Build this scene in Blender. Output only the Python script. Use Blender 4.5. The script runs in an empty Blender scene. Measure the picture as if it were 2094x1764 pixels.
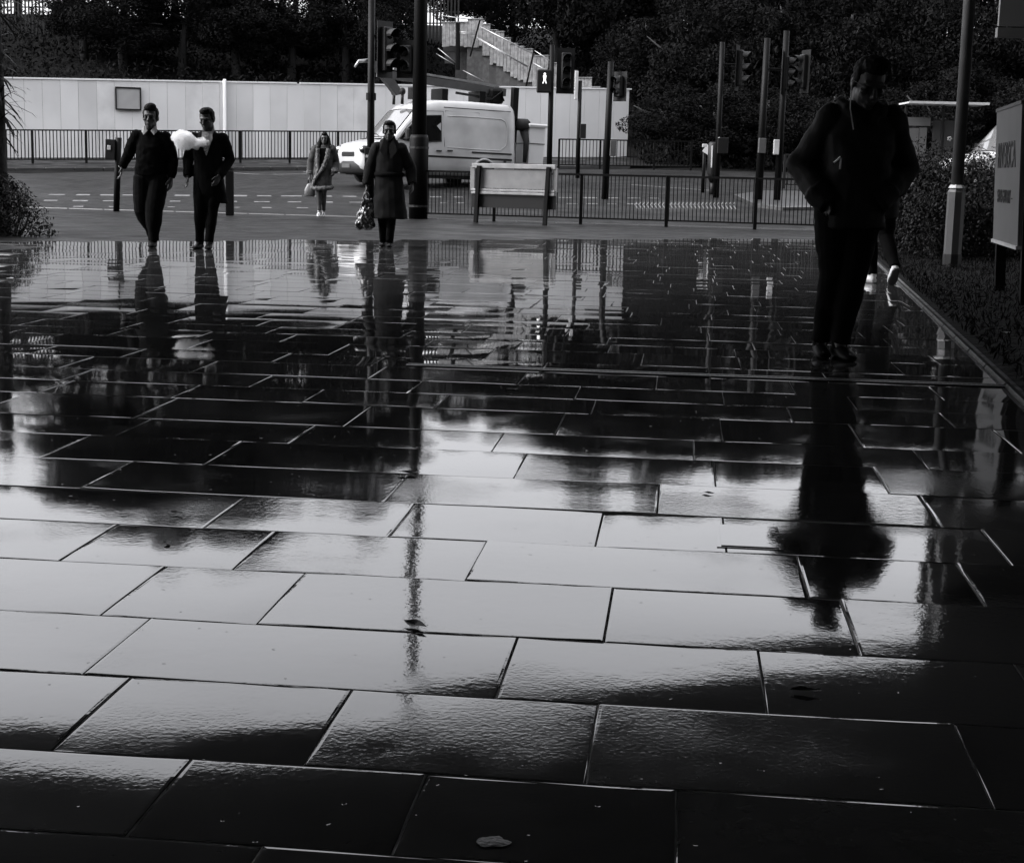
import bpy, bmesh, math, random
import numpy as np
from mathutils import Vector, Matrix, noise
random.seed(7); rng = np.random.default_rng(7)
SC = bpy.context.scene
COL = SC.collection
PI = math.pi
# ------------------------------------------------------------------ camera
F, CX, CY, H0, ROLL, CAMZ = 3200.0, 1047.0, 882.0, 355.0, .0225, 1.05      # measured on a 2094 px wide copy
PIT = math.atan((CY-H0)/F)
FW = Vector((0, math.cos(PIT), -math.sin(PIT))); U0 = Vector((0, math.sin(PIT), math.cos(PIT))); R0 = Vector((1, 0, 0))
RT = R0*math.cos(ROLL)+U0*math.sin(ROLL); UP = U0*math.cos(ROLL)-R0*math.sin(ROLL)
cd = bpy.data.cameras.new('camera'); cam = bpy.data.objects.new('camera', cd); COL.objects.link(cam)
cd.sensor_fit = 'HORIZONTAL'; cd.sensor_width = 36; cd.lens = 36*F/2094; cd.clip_end = 2000; cd.clip_start = .05
m = Matrix((RT, UP, -FW)).transposed().to_4x4(); m.translation = (0, 0, CAMZ); cam.matrix_world = m
SC.camera = cam
# ------------------------------------------------------------------ sky and sun
W = bpy.data.worlds.new('World'); SC.world = W; W.use_nodes = True
nt = W.node_tree; bg = nt.nodes['Background']
sky = nt.nodes.new('ShaderNodeTexSky'); sky.sky_type = 'NISHITA'; sky.sun_disc = False
SUN_EL, SUN_AZ = math.radians(42), math.radians(-100)            # off to the left, above thick cloud
sky.sun_elevation = SUN_EL; sky.sun_rotation = SUN_AZ; sky.air_density = 1.5; sky.dust_density = 4.0; sky.ozone_density = 1.0
hs = nt.nodes.new('ShaderNodeHueSaturation'); hs.inputs['Saturation'].default_value = .05; hs.inputs['Value'].default_value = 1.0
tint = nt.nodes.new('ShaderNodeMix'); tint.data_type = 'RGBA'; tint.blend_type = 'MULTIPLY'; tint.inputs[0].default_value = 1
tint.inputs[7].default_value = (.96, .96, 1.0, 1)
nt.links.new(sky.outputs[0], hs.inputs['Color']); nt.links.new(hs.outputs[0], tint.inputs[6]); nt.links.new(tint.outputs[2], bg.inputs[0])
bg.inputs[1].default_value = .15
ld = bpy.data.lights.new('sun', 'SUN'); ld.energy = .5; ld.angle = math.radians(22); ld.color = (1, .985, .97)
sun = bpy.data.objects.new('sun', ld); COL.objects.link(sun)
sd = Vector((math.sin(SUN_AZ)*math.cos(SUN_EL), math.cos(SUN_AZ)*math.cos(SUN_EL), math.sin(SUN_EL)))
sun.rotation_euler = sd.to_track_quat('Z', 'Y').to_euler()
vs = SC.view_settings; vs.view_transform = 'Standard'; vs.look = 'None'; vs.exposure = 1.9; vs.gamma = 1; vs.use_curve_mapping = False

# ------------------------------------------------------------------ helpers
def ray(x, y): return FW+RT*((x-CX)/F)-UP*((y-CY)/F)
def gp(x, y, z=0.):                                   # where a sight line meets the level z
    d = ray(x, y); t = (z-CAMZ)/d.z; return Vector((d.x*t, d.y*t, z))
def at(x, y, Y):                                      # the point of a sight line at depth Y
    d = ray(x, y); t = Y/d.y; return Vector((d.x*t, Y, CAMZ+d.z*t))
SL = .0675
def kerb_y(X): return 35.45-.21*X
def zroad(X, Y): return -.10+SL*max(0, Y+.03*X-36.2)
def rp(x, y):                                         # where a sight line meets the climbing road
    d = ray(x, y); t = (-.10-SL*36.2-CAMZ)/(d.z-SL*(d.y+.03*d.x)); p = d*t; return Vector((p.x, p.y, p.z+CAMZ))

def mat(name, g, rough=.6, metal=0., var=None, bump=None, tint=(1, 1, 1), spec=.5, coat=0., rvar=None):
    """principled surface; var=(scale, amount) mottles the colour, bump=(scale, distance) adds relief, rvar=(scale, lo, hi) the gloss"""
    M = bpy.data.materials.new(name); M.use_nodes = True; n = M.node_tree.nodes; L = M.node_tree.links
    b = n['Principled BSDF']; c = tuple(g*t for t in tint)+(1,)
    b.inputs['Base Color'].default_value = c; b.inputs['Roughness'].default_value = rough; b.inputs['Metallic'].default_value = metal
    b.inputs['Specular IOR Level'].default_value = spec; b.inputs['Coat Weight'].default_value = coat; b.inputs['Coat Roughness'].default_value = .08
    geo = n.new('ShaderNodeNewGeometry')
    def nz(scale, det=4):
        t = n.new('ShaderNodeTexNoise'); t.inputs['Scale'].default_value = scale; t.inputs['Detail'].default_value = det
        L.new(geo.outputs['Position'], t.inputs['Vector']); return t
    if var:
        r = n.new('ShaderNodeMapRange'); t = nz(var[0], 6); L.new(t.outputs[0], r.inputs[0])
        r.inputs[1].default_value = .3; r.inputs[2].default_value = .7; r.inputs[3].default_value = 1-var[1]; r.inputs[4].default_value = 1+var[1]
        mx = n.new('ShaderNodeVectorMath'); mx.operation = 'SCALE'; mx.inputs[0].default_value = c[:3]
        L.new(r.outputs[0], mx.inputs['Scale']); L.new(mx.outputs[0], b.inputs['Base Color'])
    if rvar:
        r = n.new('ShaderNodeMapRange'); t = nz(rvar[0], 3); L.new(t.outputs[0], r.inputs[0])
        r.inputs[1].default_value = .35; r.inputs[2].default_value = .65; r.inputs[3].default_value = rvar[1]; r.inputs[4].default_value = rvar[2]
        L.new(r.outputs[0], b.inputs['Roughness'])
    if bump:
        bp = n.new('ShaderNodeBump'); bp.inputs['Distance'].default_value = bump[1]; t = nz(bump[0], 3)
        L.new(t.outputs[0], bp.inputs['Height']); L.new(bp.outputs[0], b.inputs['Normal'])
    return M

class MB:
    """collects shapes; build() links them as ONE mesh object"""
    def __init__(s): s.v = []; s.f = []; s.mi = []
    def add(s, v, f, mi=0):
        o = len(s.v); s.v += [tuple(p) for p in v]; s.f += [tuple(i+o for i in q) for q in f]; s.mi += [mi]*len(f)
    def box(s, c, d, R=None, mi=0, bev=0):
        x, y, z = d[0]/2, d[1]/2, d[2]/2; R = R or Matrix.Identity(3); c = Vector(c)
        if bev:
            b = min(bev, x*.9, y*.9, z*.9)
            # chamfered box through three stacked outlines
            def ring(zz, ins):
                a, e = x-ins, y-ins
                return [(a-b, -e, zz), (a, -e+b, zz), (a, e-b, zz), (a-b, e, zz), (-a+b, e, zz), (-a, e-b, zz), (-a, -e+b, zz), (-a+b, -e, zz)]
            rs = [ring(-z, b*.7), ring(-z+b, 0), ring(z-b, 0), ring(z, b*.7)]
            v = [c+R@Vector(p) for r in rs for p in r]; f = [tuple(range(7, -1, -1)), tuple(range(24, 32))]
            for r in range(3):
                for k in range(8): f.append((r*8+k, r*8+(k+1) % 8, r*8+8+(k+1) % 8, r*8+8+k))
            s.add(v, f, mi); return
        v = [c+R@Vector((a, b_, e)) for e in (-z, z) for (a, b_) in ((-x, -y), (x, -y), (x, y), (-x, y))]
        s.add(v, [(3, 2, 1, 0), (4, 5, 6, 7), (0, 1, 5, 4), (1, 2, 6, 5), (2, 3, 7, 6), (3, 0, 4, 7)], mi)
    def tube(s, pts, rad, n=8, mi=0, flat=1.0, ref=None, cap=True):
        pts = [Vector(p) for p in pts]; N = len(pts)
        if not hasattr(rad, '__len__'): rad = [rad]*N
        o = len(s.v); vs_ = []; pa = None
        for i, p in enumerate(pts):
            t = (pts[min(i+1, N-1)]-pts[max(i-1, 0)])
            t = t.normalized() if t.length > 1e-9 else Vector((0, 0, 1))
            if pa is None:
                r_ = Vector(ref) if ref is not None else (Vector((1, 0, 0)) if abs(t.x) < .9 else Vector((0, 1, 0)))
                a = (r_-t*r_.dot(t)).normalized()
            else: a = (pa-t*pa.dot(t)).normalized()
            pa = a; b = t.cross(a)
            ra, rb = (rad[i] if hasattr(rad[i], '__len__') else (rad[i], rad[i]*flat))
            for k in range(n):
                an = 2*PI*k/n; vs_.append(p+a*(ra*math.cos(an))+b*(rb*math.sin(an)))
        f = []
        for i in range(N-1):
            for k in range(n): f.append((i*n+k, i*n+(k+1) % n, (i+1)*n+(k+1) % n, (i+1)*n+k))
        if cap: f += [tuple(range(n-1, -1, -1)), tuple((N-1)*n+k for k in range(n))]
        s.add(vs_, f, mi)
    def loft(s, rings, mi=0, cap=True):
        n = len(rings[0]); f = []
        for i in range(len(rings)-1):
            for k in range(n): f.append((i*n+k, i*n+(k+1) % n, (i+1)*n+(k+1) % n, (i+1)*n+k))
        if cap: f += [tuple(range(n-1, -1, -1)), tuple((len(rings)-1)*n+k for k in range(n))]
        s.add([p for r in rings for p in r], f, mi)
    def ell(s, c, r, R=None, nu=14, nv=9, mi=0):
        c = Vector(c); R = R or Matrix.Identity(3); v = [c+R@Vector((0, 0, -r[2]))]
        for j in range(1, nv):
            t = -PI/2+PI*j/nv
            for k in range(nu):
                a = 2*PI*k/nu; v.append(c+R@Vector((r[0]*math.cos(t)*math.cos(a), r[1]*math.cos(t)*math.sin(a), r[2]*math.sin(t))))
        v.append(c+R@Vector((0, 0, r[2]))); f = []
        for k in range(nu):
            f.append((0, 1+(k+1) % nu, 1+k)); e = 1+(nv-2)*nu; f.append((len(v)-1, e+k, e+(k+1) % nu))
        for j in range(nv-2):
            for k in range(nu): f.append((1+j*nu+k, 1+j*nu+(k+1) % nu, 1+(j+1)*nu+(k+1) % nu, 1+(j+1)*nu+k))
        s.add(v, f, mi)
    def prism(s, poly, z0, z1, mi=0):
        n = len(poly); s.add([(x, y, z0) for x, y in poly]+[(x, y, z1) for x, y in poly],
              [tuple(range(n-1, -1, -1)), tuple(range(n, 2*n))]+[(k, (k+1) % n, n+(k+1) % n, n+k) for k in range(n)], mi)
    def mesh(s, name, mats, smooth=False):
        me = bpy.data.meshes.new(name); me.from_pydata(s.v, [], s.f)
        for q in (mats if isinstance(mats, (list, tuple)) else [mats]): me.materials.append(q)
        if any(s.mi): me.polygons.foreach_set('material_index', s.mi)
        if smooth: me.polygons.foreach_set('use_smooth', [True]*len(me.polygons))
        me.update(); return me
    def build(s, name, mats, parent=None, smooth=False, loc=None):
        o = bpy.data.objects.new(name, s.mesh(name, mats, smooth)); COL.objects.link(o)
        if parent: o.parent = parent
        if loc is not None: o.location = loc
        return o
def tag(o, label=None, cat=None, group=None, kind=None):
    if label: o['label'] = label
    if cat: o['category'] = cat
    if group: o['group'] = group
    if kind: o['kind'] = kind
    return o
def empty(name, loc, rz=0.):
    o = bpy.data.objects.new(name, None); COL.objects.link(o); o.location = loc; o.rotation_euler = (0, 0, rz); o.empty_display_size = .2; return o
def link(name, me, parent=None, loc=None):
    o = bpy.data.objects.new(name, me); COL.objects.link(o)
    if parent: o.parent = parent
    if loc is not None: o.location = loc
    return o
def copy_tree(o, parent=None):
    kids = [c for c in COL.objects if c.parent == o]
    c = o.copy(); COL.objects.link(c); c.parent = parent
    for k in kids: copy_tree(k, c)
    return c
def rotz(a): return Matrix.Rotation(a, 3, 'Z')
def bar_box(mb, a, b, w, h, mi=0):                    # a square bar from a to b
    a, b = Vector(a), Vector(b); d = b-a; t = d.normalized()
    x = Vector((0, 0, 1)).cross(t); x = x.normalized() if x.length > 1e-4 else Vector((1, 0, 0)); y = t.cross(x)
    mb.box((a+b)/2, (w, h, d.length), Matrix((x, y, t)).transposed(), mi)

# ------------------------------------------------------------------ materials
M = {}
M['asphalt'] = mat('wet_asphalt', .019, .55, var=(3, .4), bump=(55, .006), spec=.035, rvar=(.6, .4, .65))
M['foot'] = mat('wet_footway', .014, .5, var=(2, .45), bump=(40, .004), spec=.035, rvar=(1.1, .3, .6))
M['soil'] = mat('dark_soil', .006, .95, spec=.05, var=(1.5, .4), bump=(9, .05))
M['kerb'] = mat('wet_granite_kerb', .032, .35, var=(8, .3), bump=(60, .003))
M['edging'] = mat('rough_concrete_edging', .06, .7, var=(8, .4), bump=(60, .003), spec=.1)
M['paint'] = mat('worn_road_paint', .11, .5, var=(7, .6))
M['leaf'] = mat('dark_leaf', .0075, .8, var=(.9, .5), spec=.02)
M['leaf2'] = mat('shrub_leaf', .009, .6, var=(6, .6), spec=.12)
M['bark'] = mat('bark', .02, .9, var=(4, .4), bump=(18, .02))
M['white'] = mat('white_hoarding_paint', .66, .6, var=(.35, .10), spec=.3)
M['white2'] = mat('white_hoarding_paint_grey', .61, .6, var=(.5, .12), spec=.3)
M['white3'] = mat('white_hoarding_paint_stained', .63, .6, var=(1.6, .13), spec=.3)
M['trim'] = mat('white_trim', .8, .5)
M['black'] = mat('black_paint', .0035, .5, spec=.1)
M['dark'] = mat('dark_steel', .014, .5, spec=.25)
M['grey'] = mat('grey_paint', .05, .5, var=(5, .2))
M['lgrey'] = mat('light_grey_paint', .36, .5, var=(5, .15))
M['steel'] = mat('galvanised_steel', .3, .45, metal=1., var=(6, .2))
M['vanpaint'] = mat('dirty_white_van_paint', .38, .3, var=(.9, .26), coat=.35)
M['glass'] = mat('van_glass', .006, .04, spec=.25)
M['screen'] = mat('windscreen_glass', .10, .06, spec=.9, coat=.25)
M['rubber'] = mat('black_rubber', .012, .8)
M['plastic'] = mat('black_plastic', .008, .5, spec=.2)
M['chrome'] = mat('lamp_glass', .3, .12, metal=.6)
M['timber'] = mat('weathered_timber', .15, .75, var=(7, .4), bump=(30, .006))
M['timberd'] = mat('dark_timber', .035, .8, var=(7, .4), bump=(30, .006))
M['concrete'] = mat('dark_concrete', .03, .9, var=(3, .3), bump=(20, .004))
M['soffit'] = mat('dark_soffit', .38, .8, var=(.5, .2))
M['skin'] = mat('skin', .085, .55, tint=(1.05, 1, .95), spec=.35)
M['skind'] = mat('deep_skin', .04, .5, spec=.35)
M['eye'] = mat('eye', .006, .5, spec=.2)
M['hair'] = mat('black_hair', .004, .7, spec=.1)
M['knit'] = mat('black_knit', .0035, .95, bump=(150, .003), spec=.04)
M['suit'] = mat('black_suit_cloth', .005, .9, bump=(120, .002), spec=.05)
M['trous'] = mat('dark_trousers', .004, .9, bump=(120, .002), spec=.05)
M['coat'] = mat('dark_wool_coat', .012, .9, var=(9, .35), bump=(110, .004), spec=.08)
M['jacket'] = mat('black_jacket', .009, .75, bump=(70, .002), spec=.2)
M['fur'] = mat('shearling', .13, .95, var=(30, .5), bump=(90, .02), spec=.1)
M['suede'] = mat('suede', .05, .95, var=(14, .35), bump=(90, .004), spec=.1)
M['shirt'] = mat('white_shirt', .27, .7)
M['tie'] = mat('patterned_tie', .2, .6, var=(60, .9))
M['jeans'] = mat('grey_jeans', .045, .85, var=(20, .3))
M['leather'] = mat('shiny_patent_leather', .012, .22, var=(7, .4), bump=(9, .015), coat=.5)
M['leatherg'] = mat('grey_leather', .11, .4, var=(8, .2))
M['shoe'] = mat('black_shoe', .004, .6, spec=.06)
M['sneaker'] = mat('white_trainer', .75, .5)
M['sole'] = mat('grey_sole', .05, .8)
M['board'] = mat('grey_board', .085, .5, var=(3, .12))
M['ink'] = mat('dark_lettering', .012, .6)
M['plate'] = mat('name_board', .13, .5, var=(4, .18))
M['rail'] = mat('grey_rail', .19, .5, var=(6, .2))
M['lit'] = mat('white_reflector', .6, .4)
M['glow'] = mat('lit_white_man', .8, .5)
_b = M['glow'].node_tree.nodes['Principled BSDF']; _b.inputs['Emission Color'].default_value = (1, 1, 1, 1); _b.inputs['Emission Strength'].default_value = .3
M['shelterglass'] = mat('shelter_glass', .05, .05, spec=.6)

def slab_material():
    X = bpy.data.materials.new('wet_paving_stone'); X.use_nodes = True; n = X.node_tree.nodes; L = X.node_tree.links; b = n['Principled BSDF']
    geo = n.new('ShaderNodeNewGeometry'); rnd = n.new('ShaderNodeAttribute'); rnd.attribute_name = 'rnd'
    def nz(s, d=3, vec=None):
        t = n.new('ShaderNodeTexNoise'); t.inputs['Scale'].default_value = s; t.inputs['Detail'].default_value = d
        L.new(vec or geo.outputs['Position'], t.inputs['Vector']); return t.outputs[0]
    def mr(i, a, c, lo, hi):
        r = n.new('ShaderNodeMapRange'); L.new(i, r.inputs[0])
        for k, v in zip((1, 2, 3, 4), (a, c, lo, hi)): r.inputs[k].default_value = v
        return r.outputs[0]
    def ma(op, a, c):
        q = n.new('ShaderNodeMath'); q.operation = op
        for k, v in ((0, a), (1, c)):
            if isinstance(v, (int, float)): q.inputs[k].default_value = v
            else: L.new(v, q.inputs[k])
        return q.outputs[0]
    off = n.new('ShaderNodeVectorMath'); off.operation = 'MULTIPLY_ADD'; L.new(rnd.outputs['Fac'], off.inputs[0])
    off.inputs[1].default_value = (41, 17, 9); L.new(geo.outputs['Position'], off.inputs[2]); P2 = off.outputs[0]
    tone = ma('ADD', mr(rnd.outputs['Fac'], 0, 1, .026, .042), mr(nz(14, 5), .35, .7, -.004, .008))
    mx = n.new('ShaderNodeCombineColor')
    for k in range(3): L.new(tone, mx.inputs[k])
    L.new(mx.outputs[0], b.inputs['Base Color'])
    damp = mr(nz(1.7, 4, P2), .52, .72, 0, 1)                      # the parts where the film of water has drained
    L.new(ma('ADD', mr(damp, 0, 1, .03, .12), mr(nz(90, 2), .3, .7, 0, .03)), b.inputs['Roughness'])
    b.inputs['IOR'].default_value = 1.37; b.inputs['Specular IOR Level'].default_value = .5
    hgt = ma('ADD', ma('MULTIPLY', nz(85, 2), ma('ADD', ma('MULTIPLY', damp, 1.5), .38)),
             ma('ADD', ma('MULTIPLY', nz(5.0, 2, P2), 1.3), ma('ADD', ma('MULTIPLY', nz(30, 2), .55), ma('MULTIPLY', mr(nz(40, 1), .765, .80, 0, 1), -.9))))
    sep = n.new('ShaderNodeSeparateXYZ'); L.new(geo.outputs['Position'], sep.inputs[0])          # deeper standing water towards the middle of the square
    pool = mr(ma('ADD', sep.outputs['Y'], ma('MULTIPLY', nz(.5, 3), 4.0)), 6.5, 10.5, 1.0, .23)
    hgt = ma('MULTIPLY', hgt, pool); L.new(ma('MULTIPLY', b.inputs['Roughness'].links[0].from_socket, mr(pool, .1, 1, .35, 1)), b.inputs['Roughness'])
    bp = n.new('ShaderNodeBump'); bp.inputs['Distance'].default_value = .00022; L.new(hgt, bp.inputs['Height']); L.new(bp.outputs[0], b.inputs['Normal'])
    return X
M['slab'] = slab_material()
M['joint'] = mat('pale_joint_mortar', .28, .9, var=(9, .5), bump=(80, .002), spec=.05)

# ================================================================== the setting
def hoard_y(X): return 54.3+.37*(X+17.5)               # the white hoarding runs away to the right
def farkerb_y(X): return 49.4+.38*(X+15.5)
def ground_z(X, Y):
    if Y < kerb_y(X): return -.10
    z = zroad(X, Y)-.05
    far = min(farkerb_y(X), 56.8)
    if Y > far: z += .14
    back = (hoard_y(min(X, 4.5))+1.0) if X < 4.5 else 63.-.25*(X-4.5)
    d = Y-back
    if d > 0: z += min(d*.30, 4.2)+max(0, min(1.2, (d-14)*.1))
    return min(z, 9.5)
xs = sorted(set([-400, -200, -120]+[i*2.5 for i in range(-32, 33)]+[120, 200, 400])); ys = sorted(set([-60, -30, -10]+[i*2. for i in range(0, 60)]+[140, 200, 400, 800]))
mb = MB(); mb.add([(x, y, ground_z(x, y)+(noise.noise((x*.2, y*.2, 3))*.25 if y > 62 else 0)) for y in ys for x in xs],
                  [(j*len(xs)+i, j*len(xs)+i+1, (j+1)*len(xs)+i+1, (j+1)*len(xs)+i) for j in range(len(ys)-1) for i in range(len(xs)-1)])
tag(mb.build('ground', M['soil'], smooth=True), kind='structure')

# the road climbs away from the near kerb to the far one
mb = MB(); xr = [-80+4*i for i in range(41)]; nv = 12
for x in xr:
    y0, y1 = kerb_y(x), max(kerb_y(x)+8, min(farkerb_y(x), 57.2+max(0, x)*.05))
    for k in range(nv+1):
        y = y0+(y1-y0)*k/nv; mb.v.append((x, y, zroad(x, y)))
for i in range(len(xr)-1):
    for k in range(nv): a = i*(nv+1)+k; mb.f.append((a, a+nv+1, a+nv+2, a+1)); mb.mi.append(0)
road = tag(mb.build('road', M['asphalt'], smooth=True), kind='structure')
# far footway between the far kerb and the hoarding
mb = MB()
for x in xr:
    y0 = max(kerb_y(x)+8, min(farkerb_y(x), 57.2+max(0, x)*.05))
    for k in range(4):
        y = y0+(.15, 2.2, 4.2, 6)[k]; mb.v.append((x, y, zroad(x, y)+.115))
for i in range(len(xr)-1):
    for k in range(3): a = i*4+k; mb.f.append((a, a+4, a+5, a+1)); mb.mi.append(0)
tag(mb.build('far_footway', M['foot']), kind='structure')
# near footway: rougher, puddled band between the paving and the kerb
mb = MB()
for x in xr:
    for k in range(9):
        y = 19+(kerb_y(x)-.14-19)*k/8; mb.v.append((x, y, -.012))
for i in range(len(xr)-1):
    for k in range(8): a = i*9+k; mb.f.append((a, a+9, a+10, a+1)); mb.mi.append(0)
tag(mb.build('footway', M['foot']), kind='structure')

# kerbs, stone by stone
def kerb_run(name, pts, w, top, bottom, material, length=.92):
    root = None
    for a, b in zip(pts[:-1], pts[1:]):
        a, b = Vector(a), Vector(b); d = b-a; n = max(1, round(d.length/length)); t = d/n
        for k in range(n):
            p = a+t*(k+.5); q = MB(); R = Matrix((t.normalized(), Vector((-t.y, t.x, 0)).normalized(), Vector((0, 0, 1)))).transposed()
            q.box((0, 0, (top+bottom)/2), (t.length-.012, w, top-bottom), R, bev=.018)
            if root is None:
                root = q.build(name, material, loc=p); tag(root, kind='structure'); root_loc = p
            else: q.build('kerb_stone', material, root, loc=p-root_loc)
    return root
def kz(x, y, dz=0.): return (x, y, dz)
kerb_run('kerb', [(x, kerb_y(x)-.06, 0) for x in (-16, -8, 0, 8, 12)], .13, .004, -.16, M['kerb'])
kerb_run('far_kerb', [(x, farkerb_y(x)+.08, zroad(x, farkerb_y(x))) for x in (-19, -14, -9, -4, 1, 4)], .14, .13, -.1, M['concrete'])
# raised traffic island on the right, with its own kerb
isl = [rp(1500, 404), rp(1560, 396), rp(1625, 397), rp(1690, 404), rp(1740, 420), rp(1690, 430), rp(1600, 431), rp(1545, 424)]
mb = MB(); n = len(isl)
ctr = sum(isl, Vector())/n
mb.add([p+Vector((0, 0, -.1)) for p in isl]+[p+Vector((0, 0, .085)) for p in isl]+[p.lerp(ctr, .07)+Vector((0, 0, .11)) for p in isl],
       [(k, (k+1) % n, n+(k+1) % n, n+k) for k in range(n)]+[(n+k, n+(k+1) % n, 2*n+(k+1) % n, 2*n+k) for k in range(n)]+[tuple(2*n+k for k in range(n))])
tag(mb.build('traffic_island', M['kerb']), kind='structure')

# painted marks on the road
mk = MB()
def dash(p, q, w):
    p, q = Vector(p), Vector(q); t = (q-p); s = Vector((-t.y, t.x, 0)).normalized()*w/2
    mk.add([(v.x, v.y, zroad(v.x, v.y)+.005) for v in (p-s, q-s, q+s, p+s)], [(0, 1, 2, 3)])
for y, x0, x1, d, g, w in ((404, 100, 760, 38, 22, .42), (416, 90, 720, 28, 34, .30), (428, 150, 640, 20, 46, .22), (404, 880, 1330, 26, 20, .3), (416, 900, 1420, 20, 22, .2)):
    x = x0
    while x < x1:
        jit = random.uniform(.7, 1.2); dash(rp(x, y+(x-1047)*.006), rp(x+d*jit, y+(x+d-1047)*.006), w*random.uniform(.6, 1.1)); x += d*jit+g*random.uniform(.8, 1.2)
dash(rp(1290, 378), rp(1400, 386), .12); dash(rp(1400, 386), rp(1470, 391), .12)
dash(rp(440, 352), rp(530, 357), .15); dash(rp(620, 352), rp(700, 354), .15); dash(rp(560, 357), rp(640, 356), .12)
for k in range(26):                                                  # herring-bone studs by the island
    x = 1300+k*8; dash(rp(x, 421), rp(x+5, 428), .035); dash(rp(x+2, 414), rp(x-2, 420), .03)
mk.build('road_marking', M['paint'], road)

# ---- paving: slab by slab, in courses
AN = math.radians(6.0); UX = Vector((math.cos(AN), -math.sin(AN), 0)); VX = Vector((math.sin(AN), math.cos(AN), 0))
def uv(px, py): p = gp(px, py); return p.dot(UX), p.dot(VX)
def edge_x(Y): return 1.17+.172*Y
lines = [[(0, 1751)], [(610, 1566), (1190, 1600)], [(730, 1410), (1230, 1440)], [(1062, 1308), (1560, 1325)], [(945, 1190), (1640, 1218)],
         [(790, 1098), (1215, 1115)], [(780, 1028), (1340, 1050)], [(1050, 980), (1460, 993)], [(880, 920), (1330, 935)]]
V = [sum(uv(*p)[1] for p in r)/len(r) for r in lines]
V[0] += .1
V = [V[0]-1.3, V[0]-.86, V[0]-.43]+V
NEAR = len(V)-1
while V[-1] < 29.5: V.append(V[-1]+(.45, .52, .45, .60, .45)[len(V) % 5])
joints = {3: [(299, 1661), (835, 1665), (1382, 1690)], 4: [(185, 1460), (670, 1488), (1210, 1520), (2003, 1590)], 5: [(240, 1320), (1036, 1365), (1559, 1389)],
          6: [(275, 1205), (575, 1222), (1244, 1257), (1737, 1278)], 7: [(170, 1115), (510, 1133), (972, 1149), (1639, 1172), (1984, 1193)],
          8: [(455, 1049), (820, 1064), (1225, 1083), (1482, 1097), (2035, 1115)], 9: [(200, 982), (809, 998), (1346, 1021), (1900, 1042)],
          10: [(382, 971), (1062, 955), (1461, 969), (1800, 979)]}
slabs = []
for r in range(len(V)-1):
    v0, v1 = V[r], V[r+1]; vm = (v0+v1)/2
    half = vm*.34+1.4; js = sorted(uv(*p)[0] for p in joints.get(r, []))
    w = lambda: random.choice((.55, .62, .70, .78, .88, .95))*random.uniform(.97, 1.03)
    if not js: js = [-half+random.uniform(0, .8)]
    while js[0] > -half: js.insert(0, js[0]-w())
    while js[-1] < half+1.0: js.append(js[-1]+w())
    for a, b in zip(js[:-1], js[1:]):
        e = []
        for vv in (v0, v1):                                           # cut along the edging strip on the right
            Y = vv/math.cos(AN); lim = (edge_x(vv)-vv*math.sin(AN))/(math.cos(AN)+edge_x(0)*0+.172*math.sin(AN)); e.append(lim-.02)
        if a > max(e)-.1: continue
        c = UX*((a+b)/2)+VX*vm
        if c.y > min(25.4+.62*c.x, 28.4): continue
        if b < min(e): slabs.append((a, b, b, v0, v1))
        else: slabs.append((a, min(b, e[0]), min(b, e[1]), v0, v1))
slabs.sort(key=lambda s: (s[3]+s[4])**2+((s[0]+s[1])**2))
def slab_geo(s, far):
    a, b0, b1, v0, v1 = s; g = .0020; bv = .0014
    fs = max(.4, min(1, 7./((v0+v1)/2+.1)))
    h = max(-.0008, random.gauss(.0003, .0007)); tu = fs*random.gauss(0, .0015); tv = fs*random.gauss(0, .0012)
    cu = [fs*max(-.0032, min(.0032, random.gauss(-.0004, .0013))) for _ in range(4)]            # how each edge dishes
    us = (0, .15, .45, .72, .88, 1); ws = (0, .2, .45, .75, 1); P = []
    cn = random.uniform(.0015, .0042) if random.random() < .42 else 0; cl = random.uniform(.001, .003) if random.random() < .12 else 0      # a corner that has sunk
    um, vm = (a+(b0+b1)/2)/2, (v0+v1)/2
    def pt(su, sv, ins, dz):
        b = b0+(b1-b0)*sv; u = a+g+ins+(b-a-2*(g+ins))*su; v = v0+g+ins+(v1-v0-2*(g+ins))*sv
        z = h+tu*(u-um)+tv*(v-vm)+cu[0]*max(0, (.25-su)/.25)**2+cu[1]*max(0, (su-.75)/.25)**2+.6*cu[2]*max(0, (.3-sv)/.3)**2+.6*cu[3]*max(0, (sv-.7)/.3)**2-cn*max(0, (su-.62)/.38)*max(0, (.62-sv)/.62)-cl*max(0, (.35-su)/.35)*max(0, (.5-sv)/.5)+dz
        p = UX*u+VX*v; return (p.x, p.y, z)
    if far: us = (0, .2, .8, 1); ws = (0, 1)
    nu, nw = len(us), len(ws)
    P = [pt(x, y, bv+.006, 0) for y in ws for x in us]
    Fc = [(j*nu+i, j*nu+i+1, (j+1)*nu+i+1, (j+1)*nu+i) for j in range(nw-1) for i in range(nu-1)]; sm = [True]*len(Fc)
    rim = [(x, 0) for x in us]+[(1, y) for y in ws[1:]]+[(x, 1) for x in us[-2::-1]]+[(0, y) for y in ws[-2:0:-1]]
    o = len(P); n = len(rim)
    chip = [random.uniform(-.0012, .0015) for _ in rim]
    P += [pt(x, y, bv+.006, 0) for x, y in rim]+[pt(x, y, bv, -random.uniform(.0, .0005)) for x, y in rim]+[pt(x, y, c, -.0013) for (x, y), c in zip(rim, chip)]+[pt(x, y, -g, -.0017) for x, y in rim]+[pt(x, y, -g, -.022) for x, y in rim]
    ns = len(Fc)+2*n
    for r in range(4):
        for k in range(n): Fc.append((o+r*n+k, o+(r+1)*n+k, o+(r+1)*n+(k+1) % n, o+r*n+(k+1) % n)); sm.append(False)
    return P, Fc, sm, [0]*ns+[1]*(2*n)
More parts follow.
